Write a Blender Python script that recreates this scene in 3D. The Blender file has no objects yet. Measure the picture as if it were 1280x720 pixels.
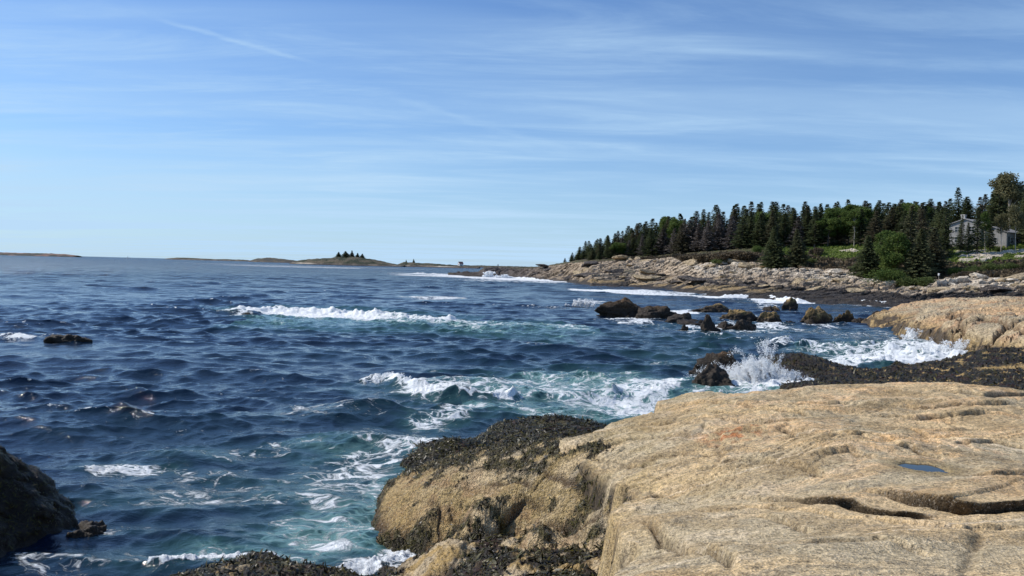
import bpy, math, random
import numpy as np
from mathutils import Matrix, Vector

SC = bpy.context.scene
COL = SC.collection
RNG = np.random.default_rng(7)
random.seed(7)

# ------------------------------------------------------------------ camera
F = 1004.0            # focal length in pixels of the 1280 px wide photograph
HC = 4.6              # eye height above the water, metres
ROLL = math.radians(1.467)
PITCH = math.radians(1.49)
r0 = np.array([1.0, 0, 0]); u0 = np.array([0, math.sin(PITCH), math.cos(PITCH)])
FW = np.array([0, math.cos(PITCH), -math.sin(PITCH)])
RT = math.cos(ROLL) * r0 + math.sin(ROLL) * u0
UP = math.cos(ROLL) * u0 - math.sin(ROLL) * r0
cam = bpy.data.cameras.new('camera'); camo = bpy.data.objects.new('camera', cam); COL.objects.link(camo)
camo.matrix_world = Matrix(((RT[0], UP[0], -FW[0], 0), (RT[1], UP[1], -FW[1], 0), (RT[2], UP[2], -FW[2], HC), (0, 0, 0, 1)))
cam.sensor_width = 36; cam.lens = 36 * F / 1280; cam.clip_start = 0.1; cam.clip_end = 60000
SC.camera = camo
SC.view_settings.view_transform = 'Standard'; SC.view_settings.look = 'None'
SC.view_settings.exposure = 0.0; SC.view_settings.gamma = 1
SC.view_settings.use_curve_mapping = False

def Wd(u, v):
    return FW + RT * (u - 640) / F + UP * (360 - v) / F
def W(u, v, z=None, D=None):
    d = Wd(u, v)
    t = (z - HC) / d[2] if D is None else D / d[1]
    return np.array([0, 0, HC]) + d * t

# ------------------------------------------------------------------ world and sun
SUN_AZ = math.radians(-72)     # from +Y towards +X
SUN_EL = math.radians(42)
world = bpy.data.worlds.new('World'); SC.world = world; world.use_nodes = True

class NT:
    """small helper for writing node trees"""
    def __init__(s, tree): s.t = tree; s.n = tree.nodes; s.l = tree.links
    def new(s, typ, **kw):
        nd = s.n.new(typ)
        for k, v in kw.items(): setattr(nd, k, v)
        return nd
    def put(s, sock, v):
        if isinstance(v, bpy.types.NodeSocket): s.l.new(v, sock)
        elif v is not None:
            if sock.type == 'RGBA' and not hasattr(v, '__len__'): v = (v, v, v, 1)
            if sock.type == 'RGBA' and len(v) == 3: v = (*v, 1)
            sock.default_value = v
    def math(s, op, a, b=None, c=None, clamp=False):
        nd = s.new('ShaderNodeMath', operation=op, use_clamp=clamp)
        for i, x in enumerate((a, b, c)):
            if x is not None: s.put(nd.inputs[i], x)
        return nd.outputs[0]
    def vmath(s, op, a, b=None):
        nd = s.new('ShaderNodeVectorMath', operation=op)
        s.put(nd.inputs[0], a)
        if b is not None: s.put(nd.inputs[1], b)
        return nd.outputs[0]
    def mix(s, f, a, b, mode='MIX'):
        nd = s.new('ShaderNodeMix', data_type='RGBA', blend_type=mode)
        s.put(nd.inputs[0], f); s.put(nd.inputs[6], a); s.put(nd.inputs[7], b)
        return nd.outputs[2]
    def fmix(s, f, a, b):
        nd = s.new('ShaderNodeMix', data_type='FLOAT')
        s.put(nd.inputs[0], f); s.put(nd.inputs[2], a); s.put(nd.inputs[3], b)
        return nd.outputs[0]
    def ss(s, x, a, b, lo=0.0, hi=1.0):
        nd = s.new('ShaderNodeMapRange', interpolation_type='SMOOTHSTEP')
        for i, q in enumerate((x, a, b, lo, hi)): s.put(nd.inputs[i], q)
        return nd.outputs[0]
    def noise(s, vec, scale, detail=4, rough=0.5, dist=0.0, out=0):
        nd = s.new('ShaderNodeTexNoise')
        s.put(nd.inputs['Vector'], vec); s.put(nd.inputs['Scale'], scale); s.put(nd.inputs['Detail'], detail)
        s.put(nd.inputs['Roughness'], rough); s.put(nd.inputs['Distortion'], dist)
        return nd.outputs[out]
    def voro(s, vec, scale, feature='F1', rnd=1.0, out=0):
        nd = s.new('ShaderNodeTexVoronoi', feature=feature)
        s.put(nd.inputs['Vector'], vec); s.put(nd.inputs['Scale'], scale); s.put(nd.inputs['Randomness'], rnd)
        return nd.outputs[out]
    def mapping(s, vec, scale=(1, 1, 1), rot=(0, 0, 0), loc=(0, 0, 0)):
        nd = s.new('ShaderNodeMapping')
        s.put(nd.inputs['Vector'], vec); nd.inputs['Scale'].default_value = scale
        nd.inputs['Rotation'].default_value = rot; nd.inputs['Location'].default_value = loc
        return nd.outputs[0]
    def attr(s, name, out='Fac'):
        return s.new('ShaderNodeAttribute', attribute_name=name).outputs[out]
    def bump(s, h, strength=1.0, dist=0.1, normal=None):
        nd = s.new('ShaderNodeBump'); s.put(nd.inputs['Height'], h)
        nd.inputs['Strength'].default_value = strength; nd.inputs['Distance'].default_value = dist
        if normal is not None: s.put(nd.inputs['Normal'], normal)
        return nd.outputs[0]

def build_world():
    n = NT(world.node_tree)
    bg = world.node_tree.nodes['Background']
    sky = n.new('ShaderNodeTexSky', sky_type='NISHITA', sun_disc=False)
    sky.sun_elevation = SUN_EL; sky.sun_rotation = SUN_AZ
    sky.altitude = 0; sky.air_density = 1.0; sky.dust_density = 0.35; sky.ozone_density = 2.2
    tc = n.new('ShaderNodeTexCoord').outputs['Generated']
    sep = n.new('ShaderNodeSeparateXYZ'); n.put(sep.inputs[0], tc)
    z = n.math('MAXIMUM', sep.outputs[2], 0.0)
    zz = n.math('ADD', z, 0.06)
    px = n.math('DIVIDE', sep.outputs[0], zz); py = n.math('DIVIDE', sep.outputs[1], zz)
    cmb = n.new('ShaderNodeCombineXYZ'); n.put(cmb.inputs[0], px); n.put(cmb.inputs[1], py)
    p = cmb.outputs[0]
    # thin cirrus laid on a high plane, combed in long streaks
    q = n.mapping(p, (0.20, 1.0, 1), (0, 0, math.radians(-9)))
    warp = n.noise(q, 0.8, 3, 0.5, 0, 1)
    q2 = n.vmath('ADD', q, n.vmath('SCALE', warp) if False else n.vmath('MULTIPLY', warp, (0.5, 0.5, 0.5)))
    c1 = n.noise(q2, 0.85, 6, 0.50, 0.6)
    q3 = n.mapping(p, (0.5, 1.6, 1), (0, 0, math.radians(24)), (3, 1, 0))
    c2 = n.noise(q3, 1.6, 9, 0.65, 0.5)
    c3 = n.noise(n.mapping(p, (0.25, 0.25, 1), (0, 0, 0), (5, 2, 0)), 1.0, 2, 0.5)
    a = n.ss(c1, 0.36, 0.78); b = n.ss(c2, 0.40, 0.80)
    cl = n.math('ADD', n.math('MULTIPLY', a, 0.44), n.math('MULTIPLY', b, 0.32))
    cl = n.math('MULTIPLY', cl, n.ss(c3, 0.25, 0.6, 0.55, 1.1))
    # a veil that thickens from mid sky to the horizon
    cl = n.math('MULTIPLY', cl, n.ss(z, 0.40, 0.20, 0.55, 1.25))
    veil = n.math('ADD', n.math('MULTIPLY', n.ss(z, 0.42, 0.06), 0.20), n.math('MULTIPLY', n.ss(z, 0.16, 0.0), 0.42))
    cl = n.math('ADD', cl, veil)
    # old contrail: a soft line between two points of the high plane
    def pl(u, v):
        d = Wd(u, v); d = d / np.linalg.norm(d); return np.array([d[0] / (d[2] + .06), d[1] / (d[2] + .06)])
    for (ua, va, ub, vb, wd, st) in ((175, 18, 410, 84, 0.040, 0.27), (440, 108, 700, 185, 0.09, 0.10), (1000, 195, 1300, 222, 0.12, 0.14)):
        A = pl(ua, va); B = pl(ub, vb); L = float(np.linalg.norm(B - A)); e = (B - A) / L
        rel = n.vmath('SUBTRACT', p, (float(A[0]), float(A[1]), 0))
        wob = n.math('MULTIPLY', n.math('SUBTRACT', n.noise(p, 3.0, 4, 0.6), 0.5), wd * 3)
        dt = n.new('ShaderNodeVectorMath', operation='DOT_PRODUCT'); n.put(dt.inputs[0], rel); dt.inputs[1].default_value = (float(e[0]), float(e[1]), 0)
        dn = n.new('ShaderNodeVectorMath', operation='DOT_PRODUCT'); n.put(dn.inputs[0], rel); dn.inputs[1].default_value = (float(-e[1]), float(e[0]), 0)
        dd = n.math('ABSOLUTE', n.math('ADD', dn.outputs['Value'], wob))
        m = n.ss(dd, wd, 0.0)
        m = n.math('MULTIPLY', m, n.ss(dt.outputs['Value'], 0, L * 0.25))
        m = n.math('MULTIPLY', m, n.ss(dt.outputs['Value'], L, L * 0.7))
        m = n.math('MULTIPLY', m, n.ss(n.noise(p, 9.0, 5, 0.6), 0.25, 0.6, 0.5, 1.0))
        cl = n.math('ADD', cl, n.math('MULTIPLY', m, st))
    cl = n.math('MULTIPLY', cl, 1.0, clamp=True)
    skyc = n.mix(1.0, sky.outputs[0], (0.75, 1.02, 1.38, 1), 'MULTIPLY')
    out = n.mix(cl, skyc, (5.3, 7.6, 10.0, 1))
    n.put(bg.inputs[0], out); bg.inputs[1].default_value = 0.095
build_world()
sun = bpy.data.lights.new('sun', 'SUN'); sun.energy = 4.3; sun.angle = math.radians(0.53); sun.color = (1.0, 0.94, 0.85)
suno = bpy.data.objects.new('sun', sun); COL.objects.link(suno)
sd = Vector((math.sin(SUN_AZ) * math.cos(SUN_EL), math.cos(SUN_AZ) * math.cos(SUN_EL), math.sin(SUN_EL)))
suno.rotation_euler = sd.to_track_quat('Z', 'Y').to_euler(); suno.location = (0, 0, 60)

# ------------------------------------------------------------------ numpy noise
def _h(ix, iy, iz, s=0):
    h = (ix.astype(np.int64) * 374761393 + iy.astype(np.int64) * 668265263 + iz.astype(np.int64) * 1274126177 + s * 974634777) & 0xffffffff
    h = ((h ^ (h >> 13)) * 1274126177) & 0xffffffff
    h = ((h ^ (h >> 16)) * 2246822519) & 0xffffffff
    return (h ^ (h >> 15)) & 0xffffffff
def hr(ix, iy, iz, s=0):
    return _h(ix, iy, iz, s) / 4294967295.0
_G = np.random.default_rng(3).normal(size=(256, 3)); _G /= np.linalg.norm(_G, axis=1)[:, None]; _G *= 1.6
_PT = np.random.default_rng(5).permutation(65536).astype(np.int32)
_A2 = np.random.default_rng(6).uniform(0, 2 * np.pi, 65536); _GX = (np.cos(_A2) * 1.5).astype(np.float32); _GY = (np.sin(_A2) * 1.5).astype(np.float32)
def perlin(x, y, z=0.0, s=0):
    if np.ndim(z) == 0:      # fast path: a 2D slice picked by z and seed
        x, y = np.broadcast_arrays(np.asarray(x, np.float64), np.asarray(y, np.float64))
        k = int(s * 7919 + float(z) * 104729) & 0xffff
        x0 = np.floor(x); y0 = np.floor(y); fx = (x - x0).astype(np.float32); fy = (y - y0).astype(np.float32)
        ix = x0.astype(np.int32); iy = y0.astype(np.int32)
        ux = fx * fx * fx * (fx * (fx * 6 - 15) + 10); uy = fy * fy * fy * (fy * (fy * 6 - 15) + 10)
        a = _PT[(ix + k) & 65535]; b = _PT[(ix + 1 + k) & 65535]
        def gr(pa, iy_, dx, dy):
            h = (pa + iy_ * 31337) & 65535
            h = _PT[h]; return _GX[h] * dx + _GY[h] * dy
        g00 = gr(a, iy, fx, fy); g10 = gr(b, iy, fx - 1, fy); g01 = gr(a, iy + 1, fx, fy - 1); g11 = gr(b, iy + 1, fx - 1, fy - 1)
        l0 = g00 + ux * (g10 - g00); l1 = g01 + ux * (g11 - g01)
        return l0 + uy * (l1 - l0)
    x = np.asarray(x, float); y = np.asarray(y, float); z = np.asarray(z, float) + np.zeros_like(x)
    x0, y0, z0 = np.floor(x), np.floor(y), np.floor(z)
    fx, fy, fz = x - x0, y - y0, z - z0
    ux, uy, uz = [t * t * t * (t * (t * 6 - 15) + 10) for t in (fx, fy, fz)]
    r = 0
    for a in (0, 1):
        wx = ux if a else 1 - ux
        for b in (0, 1):
            wy = uy if b else 1 - uy
            for c in (0, 1):
                wz = uz if c else 1 - uz
                g = _G[_h(x0 + a, y0 + b, z0 + c, s) & 255]
                r = r + wx * wy * wz * (g[..., 0] * (fx - a) + g[..., 1] * (fy - b) + g[..., 2] * (fz - c))
    return r
def fbm(x, y, z=0.0, oct=4, s=0, gain=0.5, lac=2.03):
    r = 0; a = 1; f = 1
    for i in range(oct):
        r = r + a * perlin(np.asarray(x) * f, np.asarray(y) * f, np.asarray(z) * f, s + i); a *= gain; f *= lac
    return r
def ridged(x, y, z=0.0, oct=4, s=0, gain=0.5):
    r = 0; a = 1; f = 1
    for i in range(oct):
        r = r + a * (1 - 2 * np.abs(perlin(np.asarray(x) * f, np.asarray(y) * f, np.asarray(z) * f, s + i))); a *= gain; f *= 2.07
    return r
def worley(x, y, s=0):
    """2D cells: F1, F2-F1, id random, and vector to the cell point"""
    x0, y0 = np.floor(x), np.floor(y)
    f1 = np.full(x.shape, 9.0); f2 = np.full(x.shape, 9.0); idr = np.zeros(x.shape); vx = np.zeros(x.shape); vy = np.zeros(x.shape)
    zero = np.zeros_like(x0)
    for a in (-1, 0, 1):
        for b in (-1, 0, 1):
            cx = x0 + a; cy = y0 + b
            qx = cx + hr(cx, cy, zero, s) - x; qy = cy + hr(cx, cy, zero, s + 11) - y
            d = np.sqrt(qx * qx + qy * qy); rr = hr(cx, cy, zero, s + 23)
            nw = d < f1
            f2 = np.where(nw, f1, np.minimum(f2, d)); idr = np.where(nw, rr, idr)
            vx = np.where(nw, qx, vx); vy = np.where(nw, qy, vy); f1 = np.where(nw, d, f1)
    return f1, f2 - f1, idr, vx, vy
def sst(x, a, b):
    t = np.clip((x - a) / (b - a), 0, 1); return t * t * (3 - 2 * t)

# ------------------------------------------------------------------ mesh helpers
def mk_mesh(name, V, Q, mat=None, smooth=True, attrs=None, cols=None):
    me = bpy.data.meshes.new(name)
    V = np.asarray(V, np.float32); Q = np.asarray(Q, np.int32); k = Q.shape[1]
    me.vertices.add(len(V)); me.vertices.foreach_set('co', V.ravel())
    me.loops.add(Q.size); me.loops.foreach_set('vertex_index', Q.ravel())
    me.polygons.add(len(Q)); me.polygons.foreach_set('loop_start', np.arange(0, Q.size, k, dtype=np.int32))
    me.polygons.foreach_set('loop_total', np.full(len(Q), k, np.int32))
    me.polygons.foreach_set('use_smooth', np.full(len(Q), smooth, bool))
    me.update(calc_edges=True)
    for nm, a in (attrs or {}).items():
        at = me.attributes.new(nm, 'FLOAT', 'POINT'); at.data.foreach_set('value', np.asarray(a, np.float32).ravel())
    for nm, c in (cols or {}).items():
        at = me.attributes.new(nm, 'FLOAT_COLOR', 'POINT')
        cc = np.ones((len(V), 4), np.float32); cc[:, :3] = np.clip(c, 0, 1); at.data.foreach_set('color', cc.ravel())
    if mat: me.materials.append(mat)
    return me
def obj(name, me, parent=None, loc=None, label=None, cat=None, group=None, kind=None):
    o = bpy.data.objects.new(name, me); COL.objects.link(o)
    if parent: o.parent = parent
    if loc is not None: o.location = loc
    tag(o, label, cat, group, kind); return o
def tag(o, label=None, cat=None, group=None, kind=None):
    if label: o['label'] = label
    if cat: o['category'] = cat
    if group: o['group'] = group
    if kind: o['kind'] = kind
def grid_faces(nr, nc, keep=None):
    i = np.arange(nr * nc).reshape(nr, nc)
    q = np.stack([i[:-1, :-1], i[:-1, 1:], i[1:, 1:], i[1:, :-1]], -1).reshape(-1, 4)
    if keep is not None:
        q = q[keep.ravel()[q].any(1)]
    return q
def compact(V, Q, arrs):
    used = np.zeros(len(V), bool); used[Q.ravel()] = True
    mp = np.cumsum(used) - 1
    return V[used], mp[Q], [a[used] for a in arrs]

class TPS:
    def __init__(s, P, lam=1e-3):
        P = np.asarray(P, float); s.c = P[:, :2].mean(0); s.sc = P[:, :2].std() + 1e-9
        s.p = (P[:, :2] - s.c) / s.sc; n = len(P)
        d2 = ((s.p[:, None] - s.p[None]) ** 2).sum(-1)
        K = np.where(d2 > 0, d2 * np.log(d2 + 1e-20), 0) + lam * np.eye(n)
        A = np.zeros((n + 3, n + 3)); A[:n, :n] = K; A[:n, n] = 1; A[:n, n + 1:] = s.p; A[n, :n] = 1; A[n + 1:, :n] = s.p.T
        s.w = np.linalg.solve(A, np.concatenate([P[:, 2], np.zeros(3)])); s.lo = P[:, 2].min() - .3; s.hi = P[:, 2].max() + .3
    def __call__(s, x, y):
        X = (np.asarray(x) - s.c[0]) / s.sc; Y = (np.asarray(y) - s.c[1]) / s.sc
        r = s.w[-3] + s.w[-2] * X + s.w[-1] * Y
        for i in range(len(s.p)):
            d2 = (X - s.p[i, 0]) ** 2 + (Y - s.p[i, 1]) ** 2
            r = r + s.w[i] * d2 * np.log(d2 + 1e-20)
        return np.clip(r, s.lo, s.hi)
def poly_sdf(x, y, P):
    """signed distance, negative inside"""
    P = np.asarray(P, float); d = np.full(x.shape, 1e18); ins = np.zeros(x.shape, bool)
    for i in range(len(P)):
        a = P[i]; b = P[(i + 1) % len(P)]; e = b - a
        wx = x - a[0]; wy = y - a[1]
        t = np.clip((wx * e[0] + wy * e[1]) / (e @ e), 0, 1)
        d = np.minimum(d, (wx - t * e[0]) ** 2 + (wy - t * e[1]) ** 2)
        c = ((a[1] > y) != (b[1] > y)) & (x < (b[0] - a[0]) * (y - a[1]) / (b[1] - a[1] + 1e-12) + a[0])
        ins ^= c
    return np.where(ins, -1, 1) * np.sqrt(d)
def line_sd(x, y, P):
    """signed side distance to a polyline (+ on its left), and position along it 0..1"""
    P = np.asarray(P, float); L = np.concatenate([[0], np.cumsum(np.linalg.norm(np.diff(P, axis=0), axis=1))])
    best = np.full(x.shape, 1e18); sg = np.zeros(x.shape); al = np.zeros(x.shape)
    for i in range(len(P) - 1):
        a = P[i]; e = P[i + 1] - a; le = np.linalg.norm(e)
        wx = x - a[0]; wy = y - a[1]
        t = np.clip((wx * e[0] + wy * e[1]) / (e @ e), 0, 1)
        d = (wx - t * e[0]) ** 2 + (wy - t * e[1]) ** 2
        cr = (e[0] * wy - e[1] * wx)
        m = d < best
        best = np.where(m, d, best); sg = np.where(m, np.sign(cr), sg); al = np.where(m, (L[i] + t * le) / L[-1], al)
    return sg * np.sqrt(best), al
def on_surf(u, v, fn, z0=1.5):
    z = z0
    for k in range(30):
        p = W(u, v, z=z); z = 0.5 * z + 0.5 * float(fn(np.array([p[0]]), np.array([p[1]]))[0])
    return W(u, v, z=z)
def polar(az0, az1, nc, r0_, r1_, step):
    az = np.radians(np.linspace(az0, az1, nc)); rr = [r0_]
    while rr[-1] < r1_: rr.append(rr[-1] * (1 + step))
    A, R = np.meshgrid(az, np.array(rr)); return R * np.sin(A), R * np.cos(A)

# ------------------------------------------------------------------ materials
def principled(name):
    m = bpy.data.materials.new(name); m.use_nodes = True
    return m, NT(m.node_tree), m.node_tree.nodes['Principled BSDF']
def rock_material(name, fine=1.0, rough=0.85, coarse=0.0, spec=0.35, crust=0.5):
    """uses the Col point attribute (lichen, barnacles, weed, stain and some shade painted per vertex) times mineral grain"""
    m, n, b = principled(name)
    P = n.new('ShaderNodeNewGeometry').outputs['Position']
    col = n.attr('Col', 'Color'); weed = n.attr('weed')
    n1 = n.noise(P, 14 * fine, 6, 0.72); n2 = n.noise(P, 60 * fine, 4, 0.75)
    v1 = n.voro(P, 42 * fine, 'F1'); 
    n3 = n.noise(P, 24 * fine, 3, 0.8)
    g = n.math('ADD', n.ss(n1, 0.3, 0.7, 0.66, 1.28), n.math('ADD', n.ss(n2, 0.35, 0.65, -0.26, 0.26), n.ss(n3, 0.38, 0.62, -0.30, 0.30)))
    c = n.mix(1.0, col, g, 'MULTIPLY')
    # pale barnacle / feldspar flecks
    fl = n.ss(n.noise(P, 38 * fine, 3, 0.8), 0.57, 0.66)
    c = n.mix(n.math('MULTIPLY', n.math('MULTIPLY', fl, 0.55), n.math('SUBTRACT', 1.0, weed)), c, (0.60, 0.53, 0.43))
    dk = n.ss(n.noise(P, 30 * fine, 3, 0.8, 0.3), 0.40, 0.31)
    c = n.mix(n.math('MULTIPLY', dk, 0.5), c, (0.05, 0.04, 0.03))
    n.put(b.inputs['Base Color'], c)
    n.put(b.inputs['Roughness'], n.fmix(weed, rough, 0.55)); n.put(b.inputs['Specular IOR Level'], n.fmix(weed, spec * .6, spec * .8))
    h = n.math('ADD', n.math('MULTIPLY', n1, 0.6), n.math('MULTIPLY', n2, 0.22 + 0.2 * crust))
    h = n.math('SUBTRACT', h, n.math('MULTIPLY', n.ss(v1, 0.0, 0.6), 0.30 * crust))
    if coarse:
        h = n.math('ADD', h, n.math('MULTIPLY', n.noise(P, coarse, 6, 0.6), 1.2))
    n.put(b.inputs['Normal'], n.bump(h, 0.9, 0.05 / fine))
    return m
M_ROCK = rock_material('granite', 1.0)
M_BARN = rock_material('barnacle_rock', .75, crust=1.6)
M_ROCKMID = rock_material('granite_ledge', 0.35, coarse=1.5)
M_ROCKFAR = rock_material('granite_shore', 0.10, coarse=0.5)
def weed_material():
    m, n, b = principled('rockweed')
    P = n.new('ShaderNodeNewGeometry').outputs['Position']; rnd = n.attr('rnd')
    c = n.mix(rnd, (0.010, 0.0075, 0.0035), (0.090, 0.076, 0.014))
    n.put(b.inputs['Base Color'], c); b.inputs['Roughness'].default_value = 0.42; b.inputs['Specular IOR Level'].default_value = 0.22
    return m
M_WEED = weed_material()

# ------------------------------------------------------------------ the sea
def fft_tile(N, size, l0, l1, wdir, spread, seed):
    rg = np.random.default_rng(seed)
    k = np.fft.fftfreq(N, size / N) * 2 * np.pi
    KX, KY = np.meshgrid(k, k); K = np.sqrt(KX ** 2 + KY ** 2) + 1e-9
    lam = 2 * np.pi / K
    band = np.exp(-((np.log(lam) - 0.5 * (math.log(l0) + math.log(l1))) / (0.55 * (math.log(l1) - math.log(l0)))) ** 4)
    cs = (KX * math.cos(wdir) + KY * math.sin(wdir)) / K
    A = band * K ** -1.9 * (np.clip(np.abs(cs), 0, 1) ** spread + 0.04)
    S = A * (rg.normal(size=(N, N)) + 1j * rg.normal(size=(N, N))); S[0, 0] = 0
    h = np.fft.ifft2(S).real; dx = np.fft.ifft2(1j * KX / K * S).real; dy = np.fft.ifft2(1j * KY / K * S).real
    s = h.std(); return h / s, dx / s, dy / s
def samp(T, x, y, size):
    N = T.shape[0]; fx = (x / size * N) % N; fy = (y / size * N) % N
    x0 = np.floor(fx).astype(int); y0 = np.floor(fy).astype(int); fx -= x0; fy -= y0
    x0 %= N; y0 %= N; x1 = (x0 + 1) % N; y1 = (y0 + 1) % N
    return (T[y0, x0] * (1 - fx) + T[y0, x1] * fx) * (1 - fy) + (T[y1, x0] * (1 - fx) + T[y1, x1] * fx) * fy
# foam patches on the water: ellipses (u, v, ru, rv, foam, aeration) located on the water plane from where they lie in the scene
FE = [
    (740, 378, 26, 3.5, .7, .3), (728, 376, 12, 3, .9, .3), (545, 372.5, 40, 2.2, .85, .2), (700, 386, 40, 2, .5, .2),
    (850, 391, 32, 5.5, .9, .4), (853, 391.5, 27, 4, 1.1, .3), (930, 409, 34, 3.5, 1.0, .4), (965, 409, 30, 3, .8, .4), (800, 402, 30, 2.5, .9, .3), (880, 416, 26, 2.5, .8, .3), (1030, 409, 30, 2.5, .7, .3), (905, 409, 70, 6, .75, .5), (790, 399, 50, 3, .8, .3), (925, 396, 25, 5, .8, .4),
    (960, 413, 50, 4, .55, .5), (830, 407, 50, 4, .45, .4), (990, 378, 30, 3.5, .5, .2), (962, 384, 14, 5, .7, .3),
    (1090, 391, 40, 3, .45, .2), (1020, 414, 60, 5, .5, .4), (1080, 418, 60, 7, .52, .4), (1137, 424, 18, 8, .9, .4),
    (620, 487, 160, 22, .64, .6), (560, 490, 70, 9, .85, .5), (720, 484, 130, 26, .62, .9), (790, 497, 80, 34, .74, 1.), (700, 520, 60, 14, .6, .9),
    (830, 483, 40, 12, .9, 1.), (850, 455, 60, 10, .45, .5), (700, 462, 120, 10, .35, .4),
    (940, 476, 60, 16, .95, 1.), (905, 490, 50, 12, .6, .9), (985, 480, 30, 14, .9, 1.),
    (500, 560, 80, 38, .66, .5), (440, 590, 70, 40, .64, .5), (400, 620, 120, 50, .56, .55), (330, 600, 140, 34, .46, .4),
    (560, 525, 60, 16, .7, .6), (480, 620, 30, 40, .6, .9), (520, 560, 26, 18, .8, .8), (430, 655, 100, 30, .56, 1.),
    (165, 587, 70, 18, .66, .5), (145, 590, 45, 10, .82, .5), (250, 565, 70, 10, .50, .5), (240, 625, 170, 18, .54, .45), (180, 660, 120, 12, .46, .3), (330, 560, 120, 12, .50, .4), (270, 600, 110, 14, .5, .4), (420, 520, 120, 12, .46, .3),
    (330, 690, 160, 16, .52, .7), (210, 700, 120, 22, .45, .4), (70, 705, 90, 20, .6, .2), (510, 688, 34, 22, .95, .4),
    (470, 706, 60, 12, .85, .3), (25, 424, 30, 3.5, .7, .1), (90, 430, 50, 3, .35, .1),
    (300, 395, 20, 4, .8, .3), (420, 560, 100, 14, .40, .6), (280, 480, 300, 26, .27, .12), (250, 540, 240, 36, .30, .2), (520, 440, 260, 16, .25, .2),
    (640, 350, 60, 2.4, .8, .2), (690, 352.5, 36, 1.6, .8, .2), (1140, 436, 90, 13, .6, .5), (1060, 440, 60, 12, .4, .4),
    (900, 425, 120, 8, .35, .4), (780, 420, 90, 6, .3, .3), (860, 440, 100, 8, .3, .4),
]
# breaker lines: points, half thickness in depth seen as pixels, foam, aeration, ridge height
FL = [
    ([(305, 391), (350, 390), (430, 394), (500, 401), (560, 404)], 4.2, 1.25, 1., .6),
    ([(480, 404), (560, 405), (640, 408), (725, 409)], 3.5, .66, 1., .25),
    ([(330, 398), (440, 402), (560, 409), (700, 412)], 5.0, .34, 1.0, .1),
    ([(478, 475), (500, 483), (540, 494), (580, 498), (640, 497)], 3.0, .95, .3, .35),
    ([(535, 477), (600, 484), (680, 493), (760, 488)], 4.5, .70, .6, .2),
    ([(300, 330), (380, 333), (460, 335)], 1.0, .7, .1, 0),
    ([(520, 342), (570, 343.5), (610, 345.8), (660, 348.5), (718, 352)], 1.6, 1.2, .2, .7),
    ([(800, 363.5), (830, 368), (862, 369)], 1.6, 1.0, .2, .2),
    ([(905, 373), (945, 371.5), (975, 375), (1003, 379)], 2.2, 1.25, .3, .6),
    ([(1030, 377), (1080, 380), (1140, 383)], 2.2, 1.15, .3, .5),
    ([(965, 432), (985, 431), (1010, 434)], 1.5, .9, .3, .4),
    ([(1000, 437), (1060, 439), (1110, 436), (1150, 432)], 4.0, .85, .6, .25),
    ([(1060, 457), (1110, 450), (1150, 445), (1200, 446)], 5.0, 1.15, .6, .35),
    ([(1120, 440), (1160, 438), (1205, 444)], 5.0, 1.2, .5, .4),
    ([(930, 480), (960, 484), (1000, 487)], 5.0, 1.2, 1., .2),
    ([(190, 710), (235, 702), (270, 690), (335, 696), (390, 710), (470, 716), (540, 705)], 4.0, 1.0, .3, .06),
    ([(485, 668), (520, 667), (550, 672)], 3.0, 1.0, .3, .05),
    ([(575, 508), (650, 509), (700, 508), (760, 520)], 4.0, .65, .8, .03),
    ([(500, 580), (486, 600), (482, 640), (470, 665)], 6.0, .55, .6, .02),
    ([(0, 422), (28, 424)], 1.5, 1.0, .1, .1),
]
HUMPS = [(225, 570, 70, 10, .22), (130, 470, 40, 6, .2), (440, 520, 70, 10, .32), (600, 480, 90, 9, .25), (450, 545, 60, 9, .2), (100, 395, 60, 4, .25), (410, 625, 80, 15, .12), (190, 455, 80, 6, .15)]
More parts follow.
